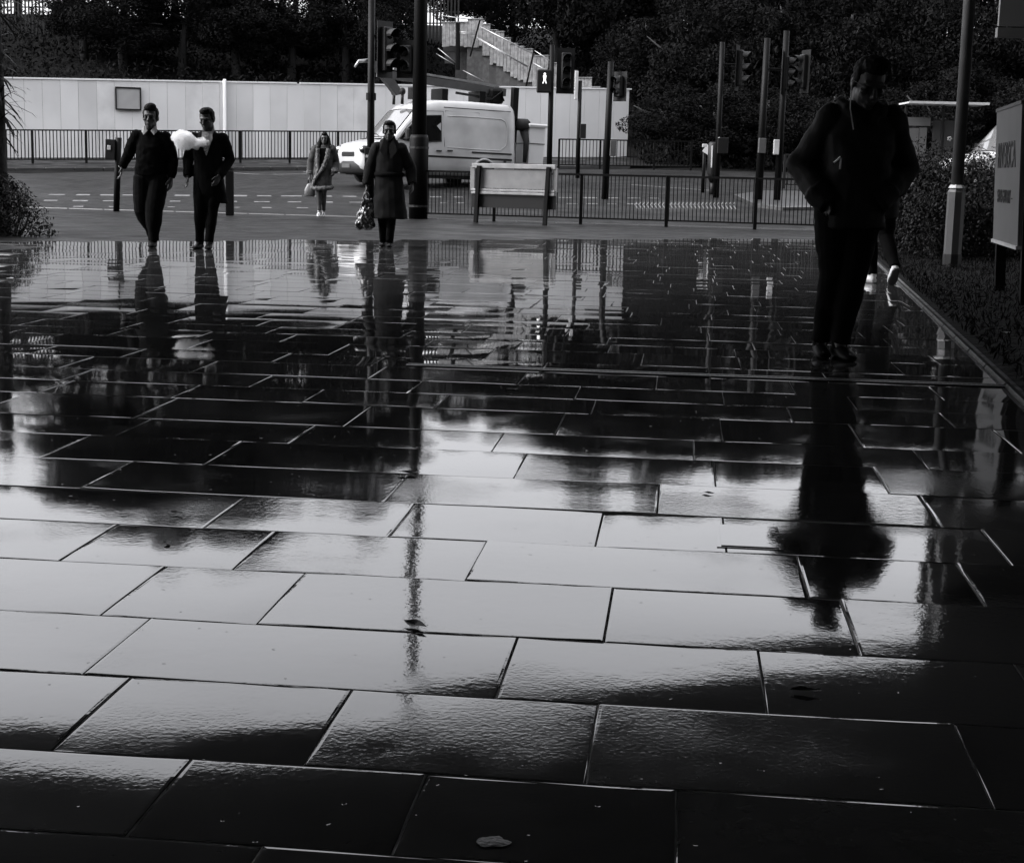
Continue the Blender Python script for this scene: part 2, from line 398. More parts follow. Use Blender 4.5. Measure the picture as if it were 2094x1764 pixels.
pave = MB(); pave.add([(x, y, -.018) for x, y in ((-14, -8), (1.0, -8), (edge_x(28.6), 28.6), (-14, 22))], [(0, 1, 2, 3)])
pave = tag(pave.build('pavement', M['joint']), kind='structure')
def finish(name, P, Fc, sm, mi, rn, parent, loc):
    me = bpy.data.meshes.new(name); me.from_pydata(P, [], Fc); me.materials.append(M['slab']); me.materials.append(M['joint']); me.polygons.foreach_set('material_index', mi); me.polygons.foreach_set('use_smooth', sm)
    at_ = me.attributes.new('rnd', 'FLOAT', 'FACE'); at_.data.foreach_set('value', rn); me.update()
    return link(name, me, parent, loc)
AP, AF, AS, AR, AM = [], [], [], [], []
for i, s in enumerate(slabs):
    P, Fc, sm, mi = slab_geo(s, i > 520); rv = random.random()
    if i < 300:
        c = UX*((s[0]+s[1])/2)+VX*((s[3]+s[4])/2)
        finish('paving_slab', [(x-c.x, y-c.y, z) for x, y, z in P], Fc, sm, mi, [rv]*len(Fc), pave, c)
    else:
        o = len(AP); AP += P; AF += [tuple(k+o for k in q) for q in Fc]; AS += sm; AM += mi; AR += [rv]*len(Fc)
tag(finish('small_paving', AP, AF, AS, AM, AR, pave, (0, 0, 0)), kind='stuff')
# slotted drain across the paving, just in front of the walking man
dr = MB(); vd = uv(1500, 772)[1]; ua, ub = uv(840, 742)[0], (edge_x(vd)-vd*math.sin(AN))-.02
bar_box(dr, UX*ua+VX*vd+Vector((0, 0, .0015)), UX*ub+VX*vd+Vector((0, 0, .0015)), .035, .012)
bar_box(dr, UX*ua+VX*(vd+.06)+Vector((0, 0, .0015)), UX*ub+VX*(vd+.06)+Vector((0, 0, .0015)), .03, .012)
k = ua
while k < ub: bar_box(dr, UX*k+VX*(vd+.015)+Vector((0, 0, .0005)), UX*k+VX*(vd+.05)+Vector((0, 0, .0005)), .008, .01); k += .025
dr.build('drain_channel', M['dark'], pave)
# small square utility cover let into the paving
cv = MB(); c = gp(1530, 1098); R = Matrix((UX, VX, Vector((0, 0, 1)))).transposed()
cv.box((0, 0, 0), (.19, .30, .008), R); cv.box((0, 0, .0045), (.165, .275, .004), R)
cv.build('access_cover', M['slab'], pave, loc=(c.x, c.y, -.0015))
# edging strip and the planted bed to the right of it
edge = kerb_run('edging', [(edge_x(y)+.045, y, 0) for y in (4, 10, 16, 22, 29)], .05, .006, -.1, M['edging'], .9)
mb = MB(); bx = [(edge_x(y)+.09, y) for y in (2, 8, 14, 20, 26, 31)]
mb.add([(x, y, .0) for x, y in bx]+[(x+.6, y, .05) for x, y in bx]+[(30, y, .12) for x, y in bx], [(k, 6+k, 7+k, k+1) for k in range(5)]+[(6+k, 12+k, 13+k, 7+k) for k in range(5)])
tag(mb.build('planted_ground', M['soil'], smooth=True), kind='structure')

# ---- leaves in bulk (numpy)
def leaf_mesh(name, centres, size, material, up=0., ratio=.55):
    n = len(centres); C_ = np.asarray(centres, float)
    d = rng.normal(size=(n, 3)); d[:, 2] += up; d /= np.linalg.norm(d, axis=1)[:, None]
    e = rng.normal(size=(n, 3)); e -= d*(e*d).sum(1)[:, None]; e /= np.linalg.norm(e, axis=1)[:, None]
    s = (size*rng.uniform(.6, 1.35, n))[:, None]
    V_ = np.stack([C_-d*s, C_+e*s*ratio*.7-d*s*.1, C_+d*s, C_-e*s*ratio*.7-d*s*.1], 1).reshape(-1, 3)
    me = bpy.data.meshes.new(name); me.vertices.add(4*n); me.vertices.foreach_set('co', V_.ravel())
    me.loops.add(4*n); me.loops.foreach_set('vertex_index', np.arange(4*n, dtype=np.int32)); me.polygons.add(n)
    me.polygons.foreach_set('loop_start', np.arange(0, 4*n, 4, dtype=np.int32)); me.update(calc_edges=True); me.materials.append(material); return me
def crown_points(n, rx, rz, lumps, seed):
    q = np.random.default_rng(seed); L_ = []
    for k in range(lumps):
        a = q.uniform(0, 2*PI); t = math.asin(q.uniform(-.75, .95)); r = q.uniform(.45, .85)
        L_.append((rx*r*math.cos(t)*math.cos(a), rx*r*math.cos(t)*math.sin(a), rz*r*math.sin(t), q.uniform(.28, .48)*rx))
    pts = []
    for x, y, z, s in L_:
        d = q.normal(size=(n//lumps, 3)); d /= np.linalg.norm(d, axis=1)[:, None]; d *= (q.uniform(.35, 1, n//lumps)**.5)[:, None]*s; d[:, 2] *= .75
        pts.append(d+(x, y, z))
    return np.concatenate(pts), L_
crowns = []
for k in range(4):
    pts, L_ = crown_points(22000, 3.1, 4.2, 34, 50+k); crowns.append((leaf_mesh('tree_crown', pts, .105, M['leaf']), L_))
def tree(px, Y, elev, rad, k, label):
    X = (px-CX)/F*Y; top = Y*math.tan(math.radians(elev))+CAMZ; z0 = ground_z(X, Y)
    h = max(3., top-z0); sc = rad/3.1; ch = min(h*.56, 5.4)
    t = empty('tree', (X, Y, z0)); tag(t, label, 'tree', 'dark trees on the bank behind the road')
    me, L_ = crowns[k % 4]; c = link('crown', me, t, (0, 0, h-ch*.93)); c.scale = (sc, sc*.9, ch/4.4); c.rotation_euler = (0, 0, k*1.9)
    q = MB(); lean = random.uniform(-.5, .5); q.tube([(0, 0, -.3), (lean*.2, 0, h*.25), (lean*.7, .1, h*.5), (lean, 0, h*.8)], [.2, .16, .12, .05], 8)
    for j in range(5):
        x, y, z, s = L_[j*5]; q.tube([(lean*.6, .05, h*.42), (x*sc*.5, y*sc*.5, h-ch*.93+z*ch/4.4*.5), (x*sc, y*sc, h-ch*.93+z*ch/4.4)], [.08, .05, .02], 5)
    q.build('trunk', M['bark'], t, True)
    return t
names = ['tall dark tree above the left end of the white hoarding', 'dark tree behind the blank notice board on the hoarding', 'tall dark tree behind the two walking men',
         'broad dark tree above the hoarding between the men and the woman in fur', 'dark tree above the cab of the white van']
k = 0
TREES = [(45, 78, 7.0, 2.0), (985, 76, 7.6, 1.15), (912, 80, 8.2, 2.3), (155, 79, 10.6, 3.2), (258, 78, 11.3, 3.4), (358, 79, 11.6, 3.4), (466, 78, 11.2, 3.4), (574, 79, 10.9, 3.4), (682, 78, 10.6, 3.3), (1172, 79, 8.7, 2.6), (1284, 78, 9.2, 3.3), (1390, 79, 9.4, 3.3), (1498, 78, 9.3, 3.3), (1604, 79, 9.0, 3.2), (1708, 78, 8.9, 3.2), (1815, 79, 9.6, 3.3),
         (-420, 74, 11, 3.6), (-290, 72, 12, 3.4), (-160, 73, 11.4, 3.2), (-118, 70, 10.0, 2.2), (210, 71, 11.6, 3.0), (300, 73, 12.2, 3.3), (418, 72, 11.8, 3.3), (520, 74, 11.3, 3.2), (630, 71, 11.0, 3.2), (735, 73, 11.2, 3.0),
         (798, 71, 9.6, 1.5), (1030, 74, 8.3, 1.6), (1120, 72, 9.4, 2.8), (1180, 75, 8.9, 2.4), (1225, 71, 10, 3.1), (1335, 72, 9.7, 3.2), (1440, 70, 10.2, 3.1), (1550, 71, 9.5, 3.0), (1655, 70, 9.0, 3.0), (1760, 71, 9.3, 3.0), (1870, 70, 10.4, 3.2), (1985, 71, 11.0, 3.3), (2100, 70, 11.5, 3.4), (2240, 71, 11.4, 3.4), (2390, 72, 11, 3.4),
         (178, 66, 7.2, 2.0), (255, 65.5, 6.9, 2.5), (370, 66, 7.6, 2.5), (480, 66.5, 7.1, 2.5), (590, 67, 7.4, 2.5), (700, 67.5, 7.0, 2.4), (765, 67, 7.2, 1.7),
         (1290, 65, 6.4, 2.4), (1390, 62.5, 6.8, 2.5), (1490, 62, 7.2, 2.5), (1590, 61.5, 6.9, 2.5), (1690, 61, 7.1, 2.5), (1800, 61, 7.0, 2.5), (1910, 60.5, 7.2, 2.6), (2020, 60, 7.4, 2.6), (2140, 60, 7.6, 2.7),
         (1350, 59.5, 3.2, 1.9), (1450, 58.5, 3.5, 2.0), (1555, 58, 3.3, 2.0), (1660, 57.5, 3.6, 2.0), (1765, 57, 3.4, 2.0), (1870, 56.5, 4.2, 2.0), (1975, 56, 4.4, 2.1), (2085, 56, 4.5, 2.1)]
used = {}
def tree_label(px, Y, el):
    where = ('beyond the spiky palm' if px < -20 else 'behind the palm, low against the sky' if px < 100 else
             'above the blank notice board' if px < 280 else 'above the man in the black jumper' if px < 385 else 'above the man in the suit' if px < 500 else
             'above the bare stretch of hoarding' if px < 610 else 'above the woman in fur' if px < 710 else 'by the thin signal pole' if px < 830 else
             'at the head of the stairs' if px < 950 else 'behind the top of the stairs' if px < 1060 else 'above the stepped stair wall' if px < 1170 else
             'above the foot of the stairs' if px < 1310 else 'past the right end of the hoarding' if px < 1420 else 'above the keep-left sign' if px < 1520 else
             'behind the traffic island poles' if px < 1625 else 'left of the man in the black jacket' if px < 1730 else 'behind the head of the man in the black jacket' if px < 1840 else
             'above the bus shelter' if px < 1950 else 'above the parked white van on the right' if px < 2060 else 'beyond the planted bed')
    size = 'tall dark leafy tree' if el > 8.4 else 'middling dark leafy tree' if el > 5 else 'low bushy dark tree'
    row = ', furthest back' if Y > 73.5 else ''
    txt = f'{size} {where}{row}'; k = used.get(txt, 0); used[txt] = k+1
    return txt if k == 0 else txt.replace('dark leafy tree', 'leafy tree').replace('bushy dark', 'bushy')+(', right of its twin' if k == 1 else ', rightmost there')
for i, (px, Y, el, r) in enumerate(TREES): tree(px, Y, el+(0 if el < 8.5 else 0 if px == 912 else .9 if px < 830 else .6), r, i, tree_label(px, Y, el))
# brambles and ivy that cover the bank
pts = []
for _ in range(80000):
    X = random.uniform(-30, 34); base = (hoard_y(min(X, 4.5))+1.2) if X < 4.5 else 62.-.25*(X-4.5)-4
    Y = base+random.random()**1.3*16; h = random.random()**2*(1.0+1.6*max(0, noise.noise((X*.25, Y*.25, 1))))
    if -1.5-.9 < (X-(-.4)-(Y-64)*0) < 5.2 and 59 < Y < 68 and X < 4.6: continue
    if Y > 66 and 856 < 1047+3200*X/Y < 948: h *= .15
    pts.append((X, Y, ground_z(X, Y)+h))
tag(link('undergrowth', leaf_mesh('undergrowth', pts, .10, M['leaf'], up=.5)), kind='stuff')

# ---- the building the photographer stands under (seen only as the dark overhang mirrored in the wet slabs)
bd = empty('office_building', (0, 0, 0)); tag(bd, 'dark overhanging building above the near paving, mirrored in the wet slabs', 'building')
poly = [(-34, 13.9), (-2.9, 14.5), (5.35, 18.7), (7.75, 27.6), (34, 27.6), (34, -26), (-34, -26)]
q = MB(); q.prism(poly, 4.6, 5.0); q.build('soffit', M['soffit'], bd)
q = MB(); q.prism([(x*.995, y-.12, ) for x, y in poly], 5.01, 24.0); q.build('sky_block_wall', M['concrete'], bd)  # unseen storeys, height made up to keep sky light off the figures
for x in (-9, 9.5):
    q = MB(); q.box((x, -3, 2.3), (.8, .8, 4.6), bev=.04); q.build('column', M['concrete'], bd)
q = MB(); q.box((0, -14, 2.3), (66, .4, 4.58)); q.build('back_wall', M['soffit'], bd)

# ================================================================== street furniture
# ---- white hoarding: panel by panel
hd = empty('hoarding', (-17.5, hoard_y(-17.5), zroad(-17.5, hoard_y(-17.5))+.1)); tag(hd, 'long white board hoarding across the far side of the road', 'hoarding')
HO = hd.location; hx0, hx1 = at(10, 200, hoard_y(-17.4)).x, 4.35
x = hx0; i = 0; hd_ang = math.atan2(.37, 1)
while x < hx1-.1:
    w_ = random.choice((.56, .56, .58)) if i % 9 else .6
    x1 = min(x+w_, hx1); y0, y1 = hoard_y(x), hoard_y(x1); zb = zroad(x, y0)+.08
    frac = (x-hx0)/(hx1-hx0); top = 3.86+.52*frac+(.02 if i % 7 == 3 else 0)+random.uniform(-.008, .008)
    q = MB(); L_ = math.hypot(x1-x, y1-y0); R = rotz(math.atan2(y1-y0, x1-x))
    q.box((0, 0, (top-zb)/2), (L_-.008, .03+random.uniform(0, .012), top-zb), R)
    q.build('panel', M[random.choice(('white', 'white', 'white2', 'white3'))], hd, loc=Vector(((x+x1)/2, (y0+y1)/2, zb))-HO); x = x1; i += 1
for a, b in ((hx0, -8.05), (-7.95, -1.4), (-1.3, hx1)):
    q = MB(); fa = (a-hx0)/(hx1-hx0); fb = (b-hx0)/(hx1-hx0)
    bar_box(q, Vector((a, hoard_y(a)-.03, 3.86+.52*fa+.01))-HO, Vector((b, hoard_y(b)-.03, 3.86+.52*fb+.01))-HO, .05, .05); q.build('capping_rail', M['trim'], hd)
p = at(461, 250, hoard_y(-10.2)-.1); q = MB(); q.box((0, 0, 1.5), (.11, .11, 3.0), bev=.02)
X_ = p.x; q.build('post', M['trim'], hd, loc=Vector((X_, hoard_y(X_)-.1, 1.12))-HO)
# blank notice board on the hoarding
p = at(251, 200, 54.9); q = MB(); nb = empty('notice_board', (p.x, hoard_y(p.x)-.07, p.z), hd_ang); tag(nb, 'blank grey notice board in a dark frame fixed to the white hoarding', 'notice board')
q.box((0, 0, 0), (.80, .04, .70)); q.build('board', mat('notice_grey', .34, .6, var=(3, .08)), nb)
for c, d in (((0, -.02, .37), (.88, .06, .05)), ((0, -.02, -.37), (.88, .06, .05)), ((-.42, -.02, 0), (.05, .06, .69)), ((.42, -.02, 0), (.05, .06, .69))):
    q = MB(); q.box(c, d); q.build('frame', M['dark'], nb)

# ---- pedestrian guard rails
def guard_rail(name, label, pts, height, spacing, posts, material, group=None, low=.12, bw=.014):
    a = Vector(pts[0]); root = empty(name, a); tag(root, label, 'railing', group)
    for pa, pb in zip(pts[:-1], pts[1:]):
        pa, pb = Vector(pa)-a, Vector(pb)-a; d = pb-pa; Ln = math.hypot(d.x, d.y)
        for z, h in ((height, .045), (low, .035)):
            q = MB(); bar_box(q, pa+Vector((0, 0, z)), pb+Vector((0, 0, z)), .035, h); q.build('top_rail' if z > .5 else 'bottom_rail', material, root)
        n = int(Ln/spacing); q = MB(); q.box((0, 0, (height+low)/2), (bw, bw, height-low-.03)); bm_ = q.mesh('bar', material)
        for k in range(1, n): link('bar', bm_, root, pa+d*(k/n)+Vector((random.uniform(-.003, .003), 0, 0)))
    q = MB(); q.box((0, 0, height/2), (.07, .07, height+.02)); pm = q.mesh('post', material)
    for p in posts: link('post', pm, root, Vector(p)-a)
    return root
fp = [gp(868, 447), gp(1680, 472.5)]; fd = fp[1]-fp[0]
fpost = [gp(1010, 452), gp(1187, 457.5), gp(1362, 463), gp(1543, 468.5), gp(1690, 473)]
guard_rail('guard_rail', 'long black guard railing along the near kerb, right of the lamp column', fp, 1.06, .086, fpost, M['black'], bw=.017)
ra = Vector((-17.4, 51.1, 0)); rb2 = Vector((-1.5, 57.0, 0))
ra.z = zroad(ra.x, ra.y)+.12; rb2.z = zroad(rb2.x, rb2.y)+.12; rd = rb2-ra
guard_rail('guard_rail', 'black guard railing in front of the white hoarding, from the palm to the van', [ra, rb2], 1.06, .112, [ra+rd*(k/10.) for k in range(11)], M['black'], bw=.026)
sa, sb = at(1142, 354, 54.6), at(1412, 356, 54.9); sa.z = zroad(sa.x, sa.y)+.12; sb.z = zroad(sb.x, sb.y)+.12; sd_ = sb-sa
guard_rail('guard_rail', 'black guard railing across the far footway behind the white lift bucket', [sa, sb], .98, .115, [sa, sa+sd_*.31, sa+sd_*.72, sb], M['black'], bw=.024)
ta, tb = rp(1602, 393), rp(1668, 395); ta.z += .11; tb.z += .11
guard_rail('guard_rail', 'short black guard railing on the traffic island beside the poles', [ta, tb], 1.0, .1, [ta, tb], M['dark'], bw=.02)

# ---- street name board on legs in front of the railing
A, B = gp(978, 454.5), gp(1119, 460); d = B-A; sn = empty('name_board', A, math.atan2(d.y, d.x)); Ln = d.length
tag(sn, 'low wide pale name board with dark plinth on two leaning legs before the railing', 'name board')
q = MB(); q.box((Ln/2, .02, .93), (Ln+.08, .03, .40)); q.build('plate', M['plate'], sn)
for z, h, dy in ((1.20, .10, .0), (.69, .05, -.01), (.63, .05, -.02)):
    q = MB(); q.box((Ln/2, dy, z), (Ln+.34, .06, h), bev=.008); q.build('rail', M['rail'], sn)
q = MB(); q.box((Ln/2, .02, .46), (Ln+.36, .03, .28)); q.build('plinth_board', M['plastic'], sn)
for xx in (0, Ln):
    q = MB(); q.tube([(xx-.03, -.06, -.02), (xx+.03, -.06, 1.2)], .055, 4, ref=(1, 1, 0)); q.build('leg', M['black'], sn)
for xx in (-.16, Ln+.16):
    q = MB(); q.box((xx, .01, .93), (.10, .05, .50)); q.build('end_panel', M['plate'], sn)

# ---- poles
def pole(name, label, cat, base, r0, r1, h, group=None, material=None, tilt=0.):
    t = empty(name, base); tag(t, label, cat, group); t.rotation_euler = (0, tilt, 0)
    q = MB(); q.tube([(0, 0, -.05), (0, 0, h*.5), (0, 0, h)], [r0, (r0+r1)/2, r1], 14); q.build('pole', material or M['black'], t, True); return t
def box_part(t, name, c, d, material, bev=.012, rz=0):
    q = MB(); q.box((0, 0, 0), d, bev=bev); o = q.build(name, material, t, loc=c); o.rotation_euler = (0, 0, rz); return o
def signal_head(t, z, dx, yaw, lamps=3, lit=None, s=1.0):
    """a traffic signal: box, backing board, hoods and lenses; the hoods are its sub-parts"""
    h = .30*lamps*s
    R = rotz(yaw); c = Vector((dx, 0, z))
    q = MB(); q.box(c, (.25*s, .16, h), R, bev=.03); o = q.build('signal_head', M['plastic'], t)
    q = MB(); q.box(c+R@Vector((0, .075, 0)), (.46*s, .012, h+.24*s), R); q.build('backing_board', M['plastic'], o)
    for k in range(lamps):
        zc = z+h/2-.15*s-.30*s*k; q = MB(); n = 10; v = []
        for yy in (-.08, -.30):
            for j in range(n+1):
                a = PI*(-.12+1.24*j/n); v.append(c+R@Vector((.112*s*math.cos(a), yy*(1 if yy > -.2 else (.75+.25*math.sin(max(0, a)))), zc-z+.112*s*math.sin(a))))
        q.add(v, [(j, j+1, n+2+j, n+1+j) for j in range(n)]); q.build('hood', M['plastic'], o)
        q = MB(); q.ell(c+R@Vector((0, -.08, zc-z)), (.095*s, .03, .095*s), R, 12, 6); q.build('lens', M['lit' if lit == k else 'glass'], o, True)
    return o
# tall lamp column, thick and black, at the end of the railing
b = gp(855, 446.5); lc = pole('lamp_column', 'thick tall black lamp column with a wide base box, beside the long-coated woman', 'lamp column', b, .185, .085, 11.4)
q = MB(); q.tube([(0, 0, -.02), (0, 0, 1.78), (0, 0, 1.86)], [.215, .215, .19], 16); q.build('base_box', M['black'], lc, True)
for z in (.25, 1.55): q = MB(); q.tube([(0, 0, z), (0, 0, z+.05)], .225, 16); q.build('collar', M['dark'], lc)
q = MB(); q.tube([(0, 0, 11.3), (.5, -.6, 11.75), (1.0, -1.3, 11.8)], [.06, .05, .045], 8); q.build('arm', M['black'], lc, True)
box_part(lc, 'lantern', (1.2, -1.55, 11.8), (.3, .7, .14), M['dark'], .04)
# thin signal pole with push-button box
b = gp(757, 443); tp = pole('signal_pole', 'thinner black signal pole in front of the van, left of the thick lamp column', 'signal pole', b, .088, .075, 4.9, 'signal poles')
q = MB(); q.tube([(0, 0, 2.62), (0, 0, 2.78)], .115, 12); q.build('collar', M['black'], tp)
box_part(tp, 'button_box', (.0, -.14, 1.35), (.24, .15, .42), M['plastic']); 
o = box_part(tp, 'instruction_plate', (-.03, -.222, 1.36), (.12, .012, .06), M['lgrey'], .003)
signal_head(tp, 3.75, .36, .9, 3, s=1.1); signal_head(tp, 3.55, .78, -.2, 2, s=1.0)
q = MB(); q.tube([(0, 0, 4.05), (.5, .05, 4.05)], .03, 6); q.build('bracket', M['black'], tp)
# pole with the lit pedestrian signal
b = at(1122, 380, 47.); b.z = zroad(b.x, b.y); p1 = pole('signal_pole', 'signal pole with a lit white man and three dark lamps, behind the lift bucket', 'signal pole', b, .085, .07, 4.15, 'signal poles')
q = MB(); q.box((-.22, -.1, 3.1), (.42, .26, .66), bev=.03); pb = q.build('pedestrian_signal', M['plastic'], p1)
q = MB(); q.ell((-.2, -.245, 3.30), (.035, .01, .035)); q.tube([(-.2, -.24, 3.26), (-.2, -.24, 3.14)], [.05, .035], 8, flat=.2); q.tube([(-.21, -.24, 3.14), (-.25, -.24, 3.03)], .016, 6); q.tube([(-.19, -.24, 3.14), (-.15, -.24, 3.03)], .016, 6)
q.build('lit_figure', M['glow'], pb, True)
signal_head(p1, 3.42, .42, .15, 3, s=1.15)
# slim pole with a small box
b = rp(1181, 364); p2 = pole('signal_pole', 'slim pole with one small black box at chest height, before the hoarding', 'signal pole', b, .07, .06, 3.1, 'signal poles')
box_part(p2, 'button_box', (.13, -.05, 1.5), (.20, .14, .46), M['plastic']); box_part(p2, 'top_unit', (-.12, -.03, 2.95), (.11, .11, .9), M['lgrey'])
# stouter pole with a grey box near the right end of the hoarding
b = rp(1237, 407); p3 = pole('signal_pole', 'stout black signal pole with a grey cabinet, at the right end of the hoarding', 'signal pole', b, .098, .08, 3.7, 'signal poles', tilt=.012)
box_part(p3, 'button_box', (.16, -.08, 1.38), (.17, .13, .42), M['grey']); signal_head(p3, 3.05, .24, -.7, 2, s=.95)
# island poles
b = rp(1464, 404); p4 = pole('signal_pole', 'black island signal pole just right of the keep-left plate', 'signal pole', b, .085, .07, 4.3, 'signal poles')
signal_head(p4, 3.6, .52, 1.25, 3, s=1.1); box_part(p4, 'button_box', (.12, -.05, 1.45), (.3, .16, .44), M['plastic']); box_part(p4, 'edge_strip', (.0, -.1, 1.46), (.05, .03, .44), M['lit'], .004)
q = MB(); q.tube([(0, 0, 3.7), (.5, 0, 3.7)], .03, 6); q.build('bracket', M['black'], p4)
b = rp(1550, 416); p5 = pole('signal_pole', 'left one of the paired island poles with grey button units', 'signal pole', b, .12, .08, 4.4, 'signal poles', tilt=.01)
box_part(p5, 'button_box', (-.0, -.14, 1.55), (.2, .14, .40), M['grey']); signal_head(p5, 3.5, .55, 1.3, 3, s=1.0)
q = MB(); q.tube([(0, 0, 3.6), (.5, 0, 3.6)], .03, 6); q.build('bracket', M['black'], p5)
b = rp(1588, 417); p6 = pole('signal_pole', 'right one of the paired island poles, nearer the man in the black jacket', 'signal pole', b, .10, .08, 4.6, 'signal poles', tilt=.01)
box_part(p6, 'button_box', (-.12, -.12, 1.52), (.15, .12, .40), M['lgrey']); signal_head(p6, 3.55, .5, -1.2, 3, s=1.0)
q = MB(); q.tube([(0, 0, 3.65), (.5, 0, 3.65)], .03, 6); q.build('bracket', M['black'], p6)
# keep-left plate on its short post
b = rp(1437, 394); kl = pole('keep_left_sign', 'tilted white keep-left plate on a short black post on the island', 'road sign', b, .05, .05, 1.30)
q = MB(); q.box((0, 0, 0), (.30, .02, .24), Matrix.Rotation(.55, 3, 'Y')); q.build('plate', M['lit'], kl, loc=(.12, -.07, 1.22)); box_part(kl, 'cap', (0, -.02, 1.36), (.14, .12, .10), M['lgrey'])
b = rp(1456, 398); bo = empty('lit_bollard', b); tag(bo, 'dark bollard with two white upright stripes beside the keep-left plate', 'bollard')
q = MB(); q.tube([(0, 0, .35), (0, 0, .6), (0, 0, 1.45), (0, 0, 1.5)], [.09, .17, .17, .12], 12); q.build('body', M['plastic'], bo, True)
for xx in (-.07, .07): box_part(bo, 'stripe', (xx, -.165, 1.08), (.035, .02, .62), M['lit'], .004)
q = MB(); q.tube([(0, 0, -.05), (0, 0, .36)], .07, 10); q.build('post', M['plastic'], bo, True)
# bollards on the near kerb
b = gp(238, 428.5); b = at(238, 428.5, 36.3); b.z = 0; lb = pole('leaning_post', 'leaning black push-button post behind the man in the jumper', 'post', b, .072, .072, 1.66, tilt=.05)
box_part(lb, 'button_box', (-.16, -.04, 1.38), (.22, .18, .46), M['plastic']); box_part(lb, 'indicator_plate', (-.18, -.14, 1.42), (.08, .012, .10), M['lgrey'], .003)
b = gp(470, 441); bb = empty('bollard', b); tag(bb, 'square black bollard right of the man in the suit', 'bollard'); 
q = MB(); q.box((0, 0, .52), (.165, .165, 1.04), bev=.015); q.build('post', M['black'], bb); q = MB(); q.box((0, 0, .97), (.172, .172, .03)); q.build('band', M['dark'], bb)

# ---- lamp post standing in the planted bed on the right
b = at(1945, 556, 19.0); b.z = .05; rl = empty('lamp_post', b); tag(rl, 'grey lamp post with square-shouldered base in the planted bed', 'lamp post')
q = MB(); q.tube([(0, 0, 0), (0, 0, .90), (0, 0, .955)], [.105, .105, .07], 8, ref=(.92, .38, 0)); q.build('base_box', M['grey'], rl)
q = MB(); q.tube([(0, 0, -.1), (0, 0, .16)], .112, 8, ref=(.92, .38, 0)); q.build('base_sleeve', M['dark'], rl)
q = MB(); q.tube([(0, 0, .93), (0, 0, 4.0), (.12, 0, 9.0)], [.073, .07, .045], 14); q.build('pole', M['grey'], rl, True)
q = MB(); q.tube([(0, 0, .945), (0, 0, .985)], [.10, .075], 8, ref=(.92, .38, 0)); q.build('collar', M['lgrey'], rl)
# ---- sign board on two dark posts at the right edge
b = gp(2030, 604); tt = Vector((.179, 1, 0)).normalized(); sg = empty('sign_board', b); tag(sg, 'grey site sign board on dark posts at the right edge of the bed', 'sign')
sg.rotation_euler = (math.radians(2.2), 0, math.atan2(-tt.y, -tt.x)+0)        # local x runs towards the viewer
q = MB(); q.box((.87, 0, 1.13), (1.74, .03, 1.18)); q.build('board', M['board'], sg)
for xx in (-.01, 1.76): q = MB(); q.box((xx, .062, .8), (.09, .09, 1.75)); q.build('post', M['black'], sg)
q = MB(); q.box((.87, 0, .525), (1.76, .06, .03)); q.build('ledge', M['lgrey'], sg); q = MB(); q.box((.87, 0, 1.735), (1.76, .05, .03)); q.build('ledge', M['grey'], sg)
def lettering(txt, size, material, parent, loc, rot, sx=1.0, name='lettering'):
    cu = bpy.data.curves.new('t', 'FONT'); cu.body = txt; cu.size = size; cu.align_x = 'CENTER'; cu.align_y = 'CENTER'; cu.extrude = .002
    o = bpy.data.objects.new('t', cu); COL.objects.link(o); dg = bpy.context.evaluated_depsgraph_get()
    me = bpy.data.meshes.new_from_object(o.evaluated_get(dg)); bpy.data.objects.remove(o); me.materials.clear(); me.materials.append(material)
    o = link(name, me, parent, loc); o.rotation_euler = rot; o.scale = (sx, 1, 1); return o
lettering('RIVERSCA', .33, M['ink'], sg, (.84, -.019, 1.30), (PI/2, 0, 0), .86)
lettering('SALES GALLERY \u2013', .17, M['ink'], sg, (.80, -.019, .94), (PI/2, 0, 0), .80)
# hanging panel below the overhang, top right
hp = empty('hanging_panel', at(2040, 30, 20)); tag(hp, 'plain grey hanging panel in the top right corner of the view', 'panel')
q = MB(); q.box((1.1, 0, .8), (2.2, .06, 1.75)); q.build('board', mat('panel_grey', .1, .5), hp)
q = MB(); q.box((1.1, -.02, -.16), (2.24, .1, .12)); q.build('lower_edge', M['board'], hp)
hp.location = at(2040, 66, 20)+Vector((0, 0, .15))

# ---- bus shelter far right
A, B = at(1850, 300, 47.5), at(1998, 300, 48.2); zb = zroad(A.x, A.y)+.1; bs = empty('bus_shelter', (A.x, A.y, zb)); tag(bs, 'dark bus shelter with a thin pale roof and posters, above the shrubs', 'bus shelter')
Ln = B.x-A.x; zr = at(1850, 210, 47.5).z-zb
q = MB(); q.box((Ln/2, .4, zr), (Ln, 1.3, .05)); q.box((Ln/2, -.26, zr+.005), (Ln+.01, .03, .07)); q.build('roof', M['lgrey'], bs)
for xx in (.12, 1.25, Ln-.42): q = MB(); q.box((xx, .6, zr/2), (.06, .06, zr-.06)); q.build('post', M['dark'], bs)
for xx, w_, z0, z1, mm in ((.36, .34, 1.05, 1.88, 'board'), (.66, .22, 1.05, 1.9, 'board'), (.5, .68, .55, 1.0, 'board'), (.5, .72, 1.95, 2.2, 'board')):
    q = MB(); q.box((xx, .55, (z0+z1)/2), (w_, .03, z1-z0)); q.build('poster' if z1-z0 > .5 else 'panel', M[mm], bs)
for x0, x1 in ((.95, 1.2), (1.3, Ln-.48)): q = MB(); q.box(((x0+x1)/2, .6, 1.25), (x1-x0, .012, 1.75)); q.build('pane', M['shelterglass'], bs)
q = MB(); q.box((1.45, .58, .95), (1.5, .05, .05)); q.build('rail', M['grey'], bs)

